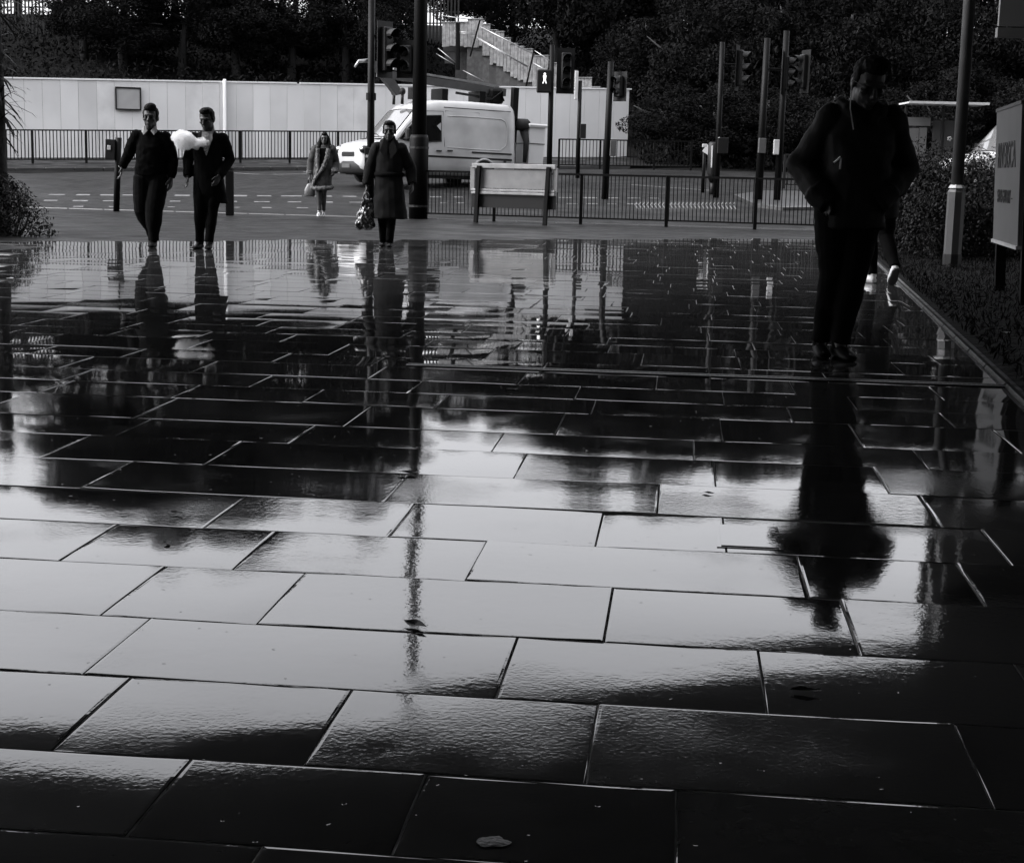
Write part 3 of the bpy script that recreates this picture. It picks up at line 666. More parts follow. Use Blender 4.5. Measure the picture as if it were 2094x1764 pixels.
# ---- stairs climbing the bank, with a stepped timber side wall
st = empty('staircase', (0, 0, 0)); tag(st, 'outdoor stairs up the bank with a stepped timber side wall and steel handrails', 'staircase')
def sp(px, py): f = (px-957)/290.; return at(px, py, 66.0-2.2*f)
steps = [(905, 957, 47), (957, 988, 40.5), (988, 1003, 51), (1003, 1017, 63), (1017, 1031, 66), (1031, 1045, 79), (1045, 1060, 90.5), (1060, 1072, 96.5), (1072, 1090, 101.5), (1090, 1122, 115), (1122, 1150, 130),
         (1150, 1180, 146), (1180, 1211, 160), (1211, 1228, 179), (1228, 1245, 191)]
for i, (x0, x1, yt) in enumerate(steps):
    a, b = sp(x0, yt), sp(x1, yt); d = b-a; d.z = 0; n = max(2, round(d.length/.16)); drop = .95+.12*min(i, 3)
    for k in range(n):
        p = a+(b-a)*((k+.5)/n); q = MB(); hh = drop+random.uniform(-.02, .05); q.box((0, 0, -hh/2), (d.length/n-.012, .06+random.uniform(0, .02), hh), rotz(math.atan2(d.y, d.x)))
        q.build('board', M['timber'], st, loc=(p.x, p.y, a.z+random.uniform(-.012, .012)))
    q = MB(); p = (a+b)/2; q.box((0, 0, 0), (d.length+.03, .16, .03), rotz(math.atan2(d.y, d.x))); q.build('coping', M['timber'], st, loc=(p.x, p.y, a.z+.02))
    if i > 0:
        q = MB(); gz = ground_z(p.x, p.y); h2 = max(.3, a.z-drop-gz+.3); q.box((0, .12, -h2/2), (d.length, .10, h2), rotz(math.atan2(d.y, d.x))); q.build('base_wall', M['timberd' if i % 3 else 'concrete'], st, loc=(p.x, p.y, a.z-drop+.03))
        q = MB(); q.box((0, .9, 0), (d.length+.12, 1.6, .16), rotz(math.atan2(d.y, d.x))); q.build('tread', M['concrete'], st, loc=(p.x, p.y, a.z-.95))
for (xa, ya), (xb, yb), r in (((982, 57), (1092, 113), .022), ((976, 79), (1078, 137), .026), ((978, 82), (1080, 140), .016), ((1093, 106), (1130, 130), .02), ((1090, 131), (1130, 153), .026), ((930, 66), (974, 71), .018), ((930, 68.5), (974, 74), .014), ((905, 35), (957, 42), .018), ((897, 101), (936, 133), .02), ((893, 112), (930, 134), .018), ((948, 146), (990, 168), .02)):
    q = MB(); a, b = sp(xa, ya), sp(xb, yb); a.y -= .5; b.y -= .5; q.tube([a, b], r, 6); q.build('handrail', M['steel'], st, True)
for (xa, ya), (xb, yb) in (((982, 44), (962, 118)), ((1092, 104), (1073, 190)), ((1125, 124), (1113, 180)), ((937, 50), (937, 145))):
    q = MB(); a, b = sp(xa, ya), sp(xb, yb); a.y -= .5; b.y -= .5; q.tube([a, b], .035 if xa > 940 else .09, 6); q.build('handrail_post', M['black'], st)
for (x0, x1, y0, y1, mm) in ((905, 962, 78, 104, 'concrete'), (908, 1010, 105, 128, 'timberd'), (930, 1085, 128, 160, 'timberd'), (1085, 1160, 142, 196, 'timberd')):
    n = max(2, round((x1-x0)/13))
    for k in range(n):
        a, b = sp(x0+(x1-x0)*k/n, y0), sp(x0+(x1-x0)*(k+1)/n, y1); q = MB(); a.y += .55+.01*k; q.box(((b.x-a.x)/2, 0, (b.z-a.z)/2), (abs(b.x-a.x)-.015, .1, abs(b.z-a.z))); q.build('wall_block', M[mm], st, loc=a)
# palisade fences on top of the bank, against the sky
for lab, x0, x1, y0, y1, Y in (('tall steel palisade fence against the sky, top left corner', 2, 92, -14, 46, 69.), ('tall steel palisade fence against the sky at the head of the stairs', 872, 940, -8, 60, 69.5)):
    a = at(x0, y1, Y); root = empty('palisade_fence', a); tag(root, lab, 'fence', 'palisade fences on the bank'); n = int((x1-x0)/7.2)
    q = MB(); h = at(x0, y0, Y).z-a.z; q.box((0, 0, h/2-.3), (.075, .02, h+.6)); pm = q.mesh('pale', M['dark'])
    for k in range(n+1): p = at(x0+7.2*k, y1, Y); link('pale', pm, root, p-a)
    for f in (.18, .52, .93): b = at(x1, y1, Y)-a; q = MB(); bar_box(q, Vector((0, .04, h*f)), Vector((b.x, b.y+.04, b.z+h*f)), .03, .05); q.build('rail', M['dark'], root)

# ================================================================== the van with its roof lift
VL, VW = 5.53, 1.03
ST = [(2.76, .52, .88, .72), (2.70, .40, 1.00, .84), (2.58, .33, 1.10, .94), (2.35, .30, 1.17, .99), (2.0, .30, 1.245, 1.01), (1.72, .30, 1.31, 1.02), (1.62, .30, 1.42, 1.02), (1.3, .30, 1.76, 1.025), (.95, .30, 2.13, 1.03),
      (.72, .30, 2.31, 1.03), (.45, .30, 2.40, 1.03), (.0, .30, 2.46, 1.03), (-1.2, .32, 2.485, 1.03), (-2.4, .35, 2.47, 1.02), (-2.68, .36, 2.45, 1.0), (-2.765, .42, 2.38, .96)]
def vsec(x):
    for (xa, ba, ta_, wa), (xb, bb_, tb_, wb) in zip(ST[:-1], ST[1:]):
        if xb <= x <= xa: f = (xa-x)/(xa-xb); return ba+(bb_-ba)*f, ta_+(tb_-ta_)*f, wa+(wb-wa)*f
    return ST[0][1:] if x > 0 else ST[-1][1:]
def vprofile(x):
    zb, zt, w = vsec(x); h = zt-zb; s1 = .30*max(0, min(1, (zt-1.1)/1.2)); sh = min(1.12, zb+h*.72)
    return [(w*.90, zb), (w*.985, zb+.06*h), (w, zb+.30*h if zt < 1.3 else .62), (w, sh*.92), (w*.985, sh), (w*(.965-.05*s1), sh+(zt-sh)*.45), (w*(.94-.16*s1), sh+(zt-sh)*.80), (w*(.89-.20*s1), sh+(zt-sh)*.93), (w*(.78-.18*s1), zt-.012), (w*.42, zt+.015), (0, zt+.022)]
def side_y(x, z):
    P = vprofile(x)
    for (ya, za), (yb, zb) in zip(P[:-1], P[1:]):
        if za <= z <= zb: return ya+(yb-ya)*(z-za)/max(1e-6, zb-za)
    return P[0][0] if z < P[0][1] else 0
def top_z(x, y):
    P = vprofile(x)[::-1]; y = abs(y)
    for (ya, za), (yb, zb) in zip(P[:-1], P[1:]):
        if ya <= y <= yb: return za+(zb-za)*(y-ya)/max(1e-6, yb-ya)
    return P[-1][1]
VANB = rp(860, 384); VY = math.radians(180+31)
def make_van(label, base, yaw, lift):
    t = empty('van', base, yaw); tag(t, label, 'van', 'white vans')
    t.rotation_euler = (0, -.02, yaw); t.scale = (.91, 1, 1)
    q = MB(); xs_ = []
    for i in range(len(ST)-1):
        k = 2 if abs(ST[i][0]-ST[i+1][0]) < .5 else 4
        xs_ += [ST[i][0]+(ST[i+1][0]-ST[i][0])*j/k for j in range(k)]
    xs_.append(ST[-1][0]); rings = []
    for x in xs_: P = vprofile(x); rings.append([(x, y, z) for y, z in P]+[(x, -y, z) for y, z in P[-2::-1]])
    q.loft(rings); q.build('body', M['vanpaint'], t, True)
    def grid(name, X, S, fn, material, parent=t):
        g = MB(); nn = len(S); g.v = [fn(x, s) for x in X for s in S]
        for i in range(len(X)-1):
            for k in range(nn-1): g.f.append((i*nn+k, i*nn+k+1, (i+1)*nn+k+1, (i+1)*nn+k)); g.mi.append(0)
        return g.build(name, material, parent, True)
    X = [1.70-.74*k/8 for k in range(9)]; S = [-.80+1.6*k/10 for k in range(11)]
    ws_ = grid('windscreen', X, S, lambda x, s: (x+.004, s*(1.0-.1*(1.7-x)), top_z(x, s*(1.0-.1*(1.7-x)))+.008), M['screen'])
    for s in (-.83, .83):
        q = MB(); q.tube([(x+.004, s*(1.0-.1*(1.7-x)), top_z(x, s*(1.0-.1*(1.7-x)))+.006) for x in X], .02, 5); q.build('seal', M['rubber'], ws_)
    for x in (1.73, .94): q = MB(); q.tube([(x, s*(1.0-.1*(1.7-x)), top_z(x, s*(1.0-.1*(1.7-x)))+.004) for s in S], .028 if x > 1.5 else .018, 5); q.build('seal', M['rubber'], ws_)
    for s in (.5, -.25): q = MB(); q.tube([(1.72, s+.3, top_z(1.72, s+.3)+.03), (1.66, s, top_z(1.66, s)+.035), (1.62, s-.35, top_z(1.62, s-.35)+.03)], .012, 5); q.build('wiper', M['rubber'], ws_)
    for sg_ in (1, -1):
        def sid(x, z, o=.006): return (x, sg_*(side_y(x, z)+o), z)
        poly = [(1.50, 1.30), (1.22, 1.58), (.92, 1.84), (.62, 1.98), (.02, 2.02), (.02, 1.28), (.7, 1.22), (1.2, 1.24)]
        q = MB(); n = len(poly); cx, cz = .55, 1.6; q.v = [sid(cx, cz, .012)]+[sid(x, z, .008) for x, z in poly]; q.f = [(0, 1+k, 1+(k+1) % n)[::sg_] for k in range(n)]; q.mi = [0]*n
        wn = q.build('side_window', M['glass'], t)
        q = MB(); q.tube([sid(x, z, .01) for x, z in poly+poly[:1]], .016, 5); q.build('seal', M['rubber'], wn)
        dr_ = MB(); dr_.tube([sid(x, z, -.004) for x, z in ((1.62, .55), (1.6, 1.2), (1.25, 1.62), (.9, 1.93), (.55, 2.12), (-.06, 2.14), (-.1, 1.2), (-.1, .42))], .011, 5); dr_.build('door_seam', M['dark'], t)
        dr_ = MB(); dr_.tube([sid(x, z, -.004) for x, z in ((-.14, .42), (-.14, 2.16), (-1.38, 2.16), (-1.38, .42))], .010, 5); dr_.build('door_seam', M['dark'], t)
        pr = MB(); pr.tube([sid(x, z, .0) for x, z in ((-.2, 2.02), (-1.1, 2.03), (-2.2, 2.02), (-2.36, 1.96), (-2.42, 1.82), (-2.42, 1.34), (-2.36, 1.24), (-2.16, 1.10), (-1.1, 1.10), (-.2, 1.12))], .018, 6); pr.build('side_pressing', M['vanpaint'], t, True)
        pr = MB(); pr.tube([sid(x, 2.26, .004) for x in (-.1, -1.0, -2.0, -2.6)], .012, 5); pr.build('roof_gutter', M['dark'], t)
        for nm, z, x0, x1, h, mm in (('rub_strip', .84, 1.62, -2.62, .055, 'plastic'), ('door_rail', 1.01, -1.1, -2.6, .045, 'plastic')):
            q = MB(); bar_box(q, (x0, sg_*(side_y(x0, z)+.008), z), (x1, sg_*(side_y(x1, z)+.008), z), .03, h); q.build(nm, M[mm], t)
        for x, z in ((.12, 1.0), (-.28, 1.02)): q = MB(); q.box((x, sg_*(side_y(x, z)+.03), z), (.2, .035, .04), bev=.01); q.build('door_handle', M['plastic'], t)
        for x in (1.72, -1.58):
            q = MB(); n = 14; v = []
            for k in range(n+1): a = PI*k/n; z = max(.3, .37+.43*math.sin(a)); v.append((x+.43*math.cos(a), sg_*(side_y(x, max(.4, z))+.007), z))
            q.add(v, [tuple(range(n+1))[::sg_]]); q.build('wheel_arch', M['rubber'], t)
            q = MB(); q.tube([(x+.455*math.cos(PI*k/n), sg_*(side_y(x, .6)+.008), .37+.455*math.sin(PI*k/n)) for k in range(n+1)], .034, 6); q.build('arch_flare', M['vanpaint'], t, True)
            q = MB(); yo = sg_*(VW-.10)
            q.loft([[(x+r*math.cos(2*PI*k/24), yo+sg_*yy, .345+r*math.sin(2*PI*k/24)) for k in range(24)] for r, yy in ((.20, -.12), (.33, -.12), (.345, -.08), (.345, .085), (.325, .125), (.21, .128))]); w = q.build('tyre', M['rubber'], t, True)
            q = MB(); q.loft([[(x+r*math.cos(2*PI*k/16), yo+sg_*yy, .345+r*math.sin(2*PI*k/16)) for k in range(16)] for r, yy in ((.215, .10), (.20, .132), (.13, .10), (.06, .12))]); q.build('rim', M['grey'], w, True)
        q = MB(); q.ell((2.60, sg_*.80, .93), (.17, .235, .125), rotz(-sg_*.62), 14, 8); q.build('headlight_surround', M['plastic'], t, True); q = MB(); q.ell((2.625, sg_*.80, .945), (.165, .205, .098), rotz(-sg_*.62), 14, 8); hl = q.build('headlight', M['chrome'], t, True)
        q = MB(); q.ell((2.73, sg_*.80, .95), (.07, .07, .05), rotz(-sg_*.75), 10, 6); q.build('bulb', M['glass'], hl, True)
        q = MB(); q.tube([(2.66, sg_*.52, .86), (2.56, sg_*.82, .85), (2.28, sg_*.985, .92)], .018, 5); q.build('headlight_trim', M['plastic'], hl)
        q = MB(); q.box((1.34, sg_*1.20, 1.42), (.12, .20, .34), bev=.04); q.tube([(1.36, sg_*1.0, 1.28), (1.34, sg_*1.18, 1.32)], .035, 6); q.build('mirror', M['plastic'], t)
        q = MB(); q.box((2.0, sg_*.45, top_z(2.0, .45)+.012), (.14, .34, .012), Matrix.Rotation(.2, 3, 'Y')@rotz(sg_*.2)); q.build('bonnet_vent', M['plastic'], t)
        q = MB(); q.box((-2.77, sg_*.90, 1.15), (.03, .12, .42)); q.build('tail_light', M['leatherg'], t)
        q = MB(); q.tube([sid(x, z, -.002) for x, z in ((2.42, 1.08), (2.3, .80), (2.28, .55))], .010, 5); q.build('wing_seam', M['dark'], t)
    q = MB(); q.tube([(1.74, s, top_z(1.74, s)-.01) for s in (-.9, -.5, 0, .5, .9)], .012, 5); q.tube([(2.62, -.85, 1.02), (2.68, -.4, 1.0), (2.69, 0, .995), (2.68, .4, 1.0), (2.62, .85, 1.02)], .012, 5); q.build('bonnet_seam', M['dark'], t)
    q = MB(); q.box((2.745, 0, .80), (.06, .86, .14), bev=.02); q.build('grille', M['plastic'], t)
    q = MB(); q.loft([[(2.80+dx, y, z) for z, dx in ((.24, -.06), (.30, 0), (.52, .02), (.60, -.03))]+[(2.4, y, .6), (2.4, y, .24)] if abs(y) < .7 else [(2.72-.30*(abs(y)-.7)/.34+dx, y, z) for z, dx in ((.24, -.06), (.30, 0), (.52, .02), (.60, -.03))]+[(2.2, y, .6), (2.2, y, .24)] for y in (-1.03, -.9, -.7, -.3, .3, .7, .9, 1.03)]); q.build('bumper', M['plastic'], t, True)
    q = MB(); q.box((2.83, 0, .47), (.015, .52, .115)); q.build('number_plate', M['grey'], t)
    q = MB(); q.box((-.1, 0, .30), (5.0, 1.7, .16)); q.build('chassis', M['rubber'], t)
    if lift:
        for z, x0, x1 in ((.70, -2.05, -2.5), (.62, -2.0, -2.5)): q = MB(); bar_box(q, (x0, VW+.003, z), (x1, VW*.995+.003, z), .01, .025); q.build('side_print', M['ink'], t)
        q = MB(); q.ell((-2.35, VW+.002, .79), (.06, .008, .035), None, 10, 6); q.build('side_emblem', M['ink'], t)
        # two-part access boom lying along the roof
        q = MB(); bar_box(q, (1.75, -.1, 3.15), (-2.85, .1, 2.86), .16, .22); q.build('boom', M['grey'], t)
        q = MB(); bar_box(q, (1.2, -.1, 3.31), (-2.6, .1, 3.03), .11, .06); q.build('upper_boom', M['steel'], t)
        q = MB(); q.add([(2.15, y, 3.52) for y in (-.19, .0)]+[(1.6, y, 3.44) for y in (-.19, .0)]+[(.85, y, 2.62) for y in (-.19, .0)]+[(1.12, y, 2.55) for y in (-.19, .0)], [(0, 2, 4, 6), (7, 5, 3, 1), (0, 1, 3, 2), (2, 3, 5, 4), (4, 5, 7, 6), (6, 7, 1, 0)]); q.build('boom_bracket', M['grey'], t)
        q = MB(); q.tube([(2.1, -.1, 3.48), (2.42, -.1, 3.44), (2.55, -.1, 3.27)], [.06, .05, .03], 8); q.build('boom_hook', M['steel'], t, True)
        for x in (-.45, -1.85, .4): q = MB(); q.box((x, 0, 2.66), (.22, .7, .34)); q.build('boom_support', M['black'], t)
        q = MB(); q.box((-2.45, .0, 2.72), (.5, .6, .42), bev=.05); q.tube([(-2.2, .3, 2.6), (-2.55, .35, 2.85), (-2.7, .3, 2.6)], .025, 6); q.build('lift_turret', M['black'], t)
        q = MB(); bar_box(q, (-.9, .25, 2.74), (-2.5, .25, 2.62), .05, .07); q.build('ram', M['dark'], t)
        for y in (.55, -.55): q = MB(); q.ell((1.05, y*.5, 2.66), (.10, .10, .11), None, 10, 7); q.tube([(1.05, y*.5, 2.3), (1.05, y*.5, 2.6)], .05, 8); q.build('beacon', M['plastic'], t, True)
        q = MB(); bar_box(q, (-2.9, .55, .35), (-2.95, .55, 3.0), .17, .2); q.build('rear_mast', M['black'], t)
        bu = MB(); a = .62
        for k, (z, s_) in enumerate(((.72, .86), (.78, .93), (1.3, .98), (1.86, 1.0))): pass
        def rr(z, s_): return [(-3.66+.36*s_*x, .35+.52*s_*y, z) for x, y in ((1, .8), (.85, 1), (-.85, 1), (-1, .8), (-1, -.8), (-.85, -1), (.85, -1), (1, -.8))]
        bu.loft([rr(.70, .86), rr(.78, .94), rr(1.88, 1.0)]); bk = bu.build('bucket', M['white'], t)
        q = MB(); q.loft([rr(1.86, 1.10), rr(1.92, 1.14), rr(1.96, 1.10)]); q.build('bucket_rim', M['trim'], bk)
        q = MB(); q.loft([rr(1.36, 1.005), rr(1.38, 1.005)]); q.build('bucket_seam', M['dark'], bk)
        q = MB(); q.box((-3.2, .62, 1.92), (.44, .56, .34), bev=.09); q.tube([(-3.22, .7, 1.8), (-3.26, .86, 1.4), (-3.2, .88, .8)], [.14, .10, .06], 8); q.build('bucket_cover', M['rubber'], t, True)
    return t
vb = (rp(720, 387)+rp(1000, 383))/2+Vector((.02, .95, 0)); vb.z = zroad(vb.x, vb.y)+.015
make_van('dirty white van with a lift boom on its roof, side-on across the road', vb, VY, True)
b = at(2112, 335, 46.5); b.z = zroad(b.x, b.y)
make_van('plain white van mostly hidden by the shrubs at the right edge', b, math.radians(180+12), False)

# ================================================================== people
def remeshed(name, mb, voxel, mats, smooth=2, fold=None, seed=0):
    """fuses overlapping shapes into one continuous surface, then settles soft folds into it"""
    me = mb.mesh('t', M['skin']); o = bpy.data.objects.new('t', me); COL.objects.link(o)
    r = o.modifiers.new('r', 'REMESH'); r.mode = 'VOXEL'; r.voxel_size = voxel
    s_ = o.modifiers.new('s', 'SMOOTH'); s_.factor = .5; s_.iterations = smooth
    dg = bpy.context.evaluated_depsgraph_get(); out = bpy.data.meshes.new_from_object(o.evaluated_get(dg)); bpy.data.objects.remove(o); out.name = name
    if fold:
        n = len(out.vertices); co = np.empty(n*3); out.vertices.foreach_get('co', co); no = np.empty(n*3); out.vertices.foreach_get('normal', no); co = co.reshape(-1, 3); no = no.reshape(-1, 3)
        amp, sx, sz = fold
        d = np.array([noise.noise((p[0]*sx+seed, p[1]*sx, p[2]*sz+p[0]*sz*.6))+.5*noise.noise((p[0]*sx*2.3, p[1]*sx*2.3+seed, p[2]*sz*2.1)) for p in co])
        out.vertices.foreach_set('co', (co+no*(d*amp)[:, None]).ravel())
    out.materials.clear()
    for q in (mats if isinstance(mats, (list, tuple)) else [mats]): out.materials.append(q)
    out.polygons.foreach_set('use_smooth', [True]*len(out.polygons)); out.update(); return out
def ring_loft(mb, rows, n=20, pw=2.3):
    """rows of (z, half width, half depth, cx, cy): a rounded-box outline swept upwards"""
    R_ = []
    for z, w, d, cx, cy in rows:
        r = []
        for k in range(n):
            a = 2*PI*k/n; c, s = math.cos(a), math.sin(a)
            r.append((cx+w*math.copysign(abs(c)**(2/pw), c), cy+d*math.copysign(abs(s)**(2/pw), s), z))
        R_.append(r)
    mb.loft(R_)
def head_shapes(mb, c, R, s=1.0):
    c = Vector(c); P = lambda x, y, z: c+R@(Vector((x, y, z))*s); E_ = lambda p, r, Q=None: mb.ell(P(*p), [v*s for v in r], R if Q is None else R@Q, 16, 11)
    E_((0, .012, .03), (.074, .094, .092)); E_((0, -.018, -.045), (.061, .072, .070)); E_((0, -.062, -.088), (.030, .028, .024))
    E_((0, -.070, .030), (.056, .022, .016)); E_((.040, -.060, -.018), (.024, .020, .020)); E_((-.040, -.060, -.018), (.024, .020, .020))
    mb.tube([P(0, -.080, .022), P(0, -.098, -.004), P(0, -.112, -.026), P(0, -.092, -.036)], [.009*s, .011*s, .015*s, .010*s], 8)
    E_((0, -.084, -.058), (.024, .012, .0065)); E_((0, -.083, -.068), (.021, .011, .007))
    for x in (1, -1): E_((.076*x, .014, -.006), (.010, .020, .032), rotz(-.35*x))
    mb.tube([P(0, .035, .0), P(0, .025, -.06), P(0, .03, -.15)], [.062*s, .058*s, .062*s], 12)
def eye_shapes(mb, c, R, s=1.0):
    for x in (1, -1): mb.ell(Vector(c)+R@(Vector((.031*x, -.077, .006))*s), (.0135*s, .009*s, .008*s), R, 10, 6)
def hair_shapes(mb, c, R, s=1.0, top=.0, style='short'):
    c = Vector(c); P = lambda x, y, z: c+R@(Vector((x, y, z))*s); E_ = lambda p, r: mb.ell(P(*p), [v*s for v in r], R, 16, 11)
    E_((0, .030, .050), (.083, .090, .085)); E_((0, -.018, .100), (.066, .068, .034+top)); E_((0, .066, .0), (.072, .048, .070))
    for x in (1, -1): E_((.069*x, .012, .035), (.014, .040, .050))
    if top: E_((.012, -.035, .118), (.060, .048, .026+top))
def hand_shapes(mb, w, d, side, curl=.6, s=1.0):
    """a palm and five jointed fingers; w wrist, d direction, side = the way the thumb points"""
    w = Vector(w); d = Vector(d).normalized(); t = Vector(side); t = (t-d*t.dot(d)).normalized(); nrm = d.cross(t)
    if nrm.y > 0 and abs(nrm.y) > .3: pass
    mb.tube([w-d*.03, w+d*.01, w+d*.05, w+d*.092], [(.030*s, .022*s), (.034*s, .019*s), (.041*s, .016*s), (.040*s, .013*s)], 12, ref=t)
    for k, (off, L_) in enumerate(((.031, .072), (.0105, .080), (-.0105, .074), (-.031, .058))):
        p = w+d*(.086-.004*abs(k-1))*s+t*off*s; a = curl*(.5+.14*k); dd = d.copy(); pts = [p]
        for seg, f in enumerate((.45, .31, .24)):
            ang = a*(.6 if seg == 0 else 1.0); dd = (dd*math.cos(ang)+nrm*math.sin(ang)).normalized(); p = p+dd*L_*f*s; pts.append(p)
        mb.tube(pts, [.0098*s, .0092*s, .0084*s, .0068*s], 8)
    p = w+d*.022*s+t*.030*s; dd = (d*.72+t*.66+nrm*.25).normalized(); pts = [p-t*.012, p+dd*.028*s]; dd = (d*.95+t*.22+nrm*.4).normalized(); pts += [pts[-1]+dd*.030*s, pts[-1]+dd*.055*s]
    mb.tube(pts, [.015*s, .0125*s, .011*s, .0085*s], 8)
def limb(mb, pts, radii, n=14): mb.tube(pts, radii, n)
def midpts(a, b, c, k=3):
    a, b, c = Vector(a), Vector(b), Vector(c); P = []
    for i in range(k): P.append(a.lerp(b, i/k))
    for i in range(k+1): P.append(b.lerp(c, i/k))
    return P
def shoe_shapes(mb, ankle, heel, toe, s=1.0, h=.075):
    a, he, to = Vector(ankle), Vector(heel), Vector(toe); up = Vector((0, 0, 1)); f = (to-he).normalized(); up = (up-f*up.dot(f)).normalized(); sd_ = f.cross(up)
    L_ = (to-he).length; R = []
    for q, w, hh in ((0, .026, .050), (.06, .034, .066), (.25, .036, .078), (.45, .040, .066), (.65, .047, .048), (.85, .042, .036), (.96, .028, .028), (1.0, .012, .016)):
        c = he+f*(q*L_); R.append([c+sd_*(w*s*math.cos(t)*(1.0))+up*(hh*s*(.5+.5*math.sin(t))) for t in [2*PI*k/14 for k in range(14)]])
    mb.loft(R); mb.tube([he+f*L_*.2+up*.06*s, a], [.042*s, .044*s], 12)
def person(base, yaw, label, J, cfg):
    """J: joint positions (metres, the figure faces -y). Returns the skin mesh object; garments become its children."""
    R = rotz(J.get('hyaw', 0))@Matrix.Rotation(J.get('hpitch', 0), 3, 'X')@Matrix.Rotation(J.get('hroll', 0), 3, 'Y'); hc = Vector(J['head']); s = cfg.get('hs', 1.0)
    b = MB(); head_shapes(b, hc, R, s)
    nk = Vector(J['neck']); b.tube([hc+R@Vector((0, .03, -.05)), nk+Vector((0, .0, .06)), nk, nk-Vector((0, 0, .06))], [.058*s, .058*s, .075, .09], 14)
    sw = abs(J['shoulder'][1][0]-J['shoulder'][0][0])/2; cxm = (J['shoulder'][1][0]+J['shoulder'][0][0])/2; sz = J['shoulder'][0][2]; px_, py_, pz = J['pelvis']
    rows = [(pz-.10, .13, .095, px_, py_), (pz, .155, .105, px_, py_), (pz+.16, .135, .095, (px_*2+cxm)/3, py_), (sz-.17, sw*.84, .115, cxm, nk.y), (sz-.02, sw*.80, .095, cxm, nk.y), (sz+.035, sw*.45, .07, cxm, nk.y)]
    ring_loft(b, rows)
    for k in (0, 1):
        S, E_, Wr = J['shoulder'][k], J['elbow'][k], J['wrist'][k]
        limb(b, midpts(S, E_, Wr, 2), [.055, .050, .043, .037, .029])
        hand_shapes(b, Wr, J['hdir'][k], J['hside'][k], J.get('curl', .6), cfg.get('hand', 1.0))
        limb(b, midpts(J['hip'][k], J['knee'][k], J['ankle'][k], 2), [.082, .070, .055, .050, .037])
        b.tube([J['ankle'][k], Vector(J['heel'][k]).lerp(Vector(J['toe'][k]), .35)+Vector((0, 0, .03)), Vector(J['toe'][k])+Vector((0, 0, .018))-(Vector(J['toe'][k])-Vector(J['heel'][k]))*.12], [.036, .034, .022], 10)
    me = remeshed('person', b, cfg.get('voxel', .0065), [cfg['skin'], M['eye']], 1)
    o = link('person', me, None, Vector(base)-Vector((0, 0, .013))); o.rotation_euler = (0, 0, yaw); tag(o, label, 'person')
    for x in (1, -1): e = MB(); e.ell(hc+R@(Vector((.031*x, -.077, .006))*s), (.0135*s, .009*s, .008*s), R, 10, 6); e.build('eye', M['eye'], o, True)
    return o, R, hc, s
def top_garment(o, name, J, rows, sleeve, material, fold=(.006, 5, 9), voxel=.011, cuff=1.0, extra=None, seed=0):
    b = MB(); ring_loft(b, rows)
    for k in (0, 1):
        S, E_, Wr = [Vector(v) for v in (J['shoulder'][k], J['elbow'][k], J['wrist'][k])]
        b.ell(S, (sleeve[0]*1.04,)*3); P = midpts(S, E_, E_.lerp(Wr, cuff), 3); r0, r1, r2 = sleeve; b.tube(P, [r0, r0*.97, (r0+r1)/2, r1, r1*.95, (r1+r2)/2, r2], 14)
        c = Vector((rows[-1][3], rows[-1][4], S.z)); b.tube([S+Vector((0, 0, -.01)), S.lerp(c, .45)+Vector((0, 0, .018)), Vector((c.x, c.y, rows[-1][0]-.035))], [sleeve[0]*.93, sleeve[0]*.80, .07], 12)
    if extra: extra(b)
    return link(name, remeshed(name, b, voxel, material, 2, fold, seed), o)
def trousers(o, J, r, material, waist, fold=(.006, 6, 8), voxel=.011, name='trousers', seed=3, end=1.0):
    b = MB(); px_, py_, pz = J['pelvis']; ring_loft(b, [(pz-.13, waist*.93, .12, px_, py_), (pz-.02, waist, .125, px_, py_), (pz+.08, waist*.95, .12, px_, py_), (pz+.14, waist*.9, .11, px_, py_)])
    for k in (0, 1):
        K, A_ = Vector(J['knee'][k]), Vector(J['ankle'][k]); P = midpts(J['hip'][k], K, K.lerp(A_, end), 4)
        b.tube(P, [r[0], r[0], r[0]*.9+r[1]*.1, r[0]*.5+r[1]*.5, r[1], r[1]*.98, r[1]*.6+r[2]*.4, r[2], r[2]*1.03], 14)
    return link(name, remeshed(name, b, voxel, material, 2, fold, seed), o)
def shoes(o, J, material, s=1.0, name='shoe'):
    for k in (0, 1): b = MB(); shoe_shapes(b, J['ankle'][k], J['heel'][k], J['toe'][k], s); b.build(name, material, o, True)
def hair(o, R, hc, s, top=0., extra=None, material=None):
    b = MB(); hair_shapes(b, hc, R, s, top)
    if extra: extra(b)
    return link('hair', remeshed('hair', b, .007, material or M['hair'], 1, (.004, 40, 40)), o)

# ---- man in a black jumper with a white collar, striding
J = dict(head=(.0, -.01, 1.665), hpitch=.06, hroll=.02, neck=(.0, .02, 1.50), pelvis=(-.01, 0, .95), shoulder=[(-.185, .02, 1.415), (.185, .01, 1.41)], elbow=[(-.325, .13, 1.20), (.275, .03, 1.14)], wrist=[(-.405, .10, 1.03), (.262, -.05, .905)],
         hdir=[(-.05, -.35, -1), (-.04, -.12, -1)], hside=[(.3, -1, 0), (-.35, -1, 0)], hip=[(-.105, 0, .92), (.095, 0, .92)], knee=[(-.115, -.02, .50), (.05, -.10, .49)], ankle=[(-.062, .30, .16), (.045, -.13, .10)],
         heel=[(-.062, .36, .12), (.045, -.08, .012)], toe=[(-.055, .16, .015), (.055, -.36, .03)])
b0 = gp(312, 506); o, R, hc, s = person(b0, 0, 'man in a black jumper with a white shirt collar striding towards the camera', J, dict(skin=M['skind'], hs=1.2, hand=1.1))
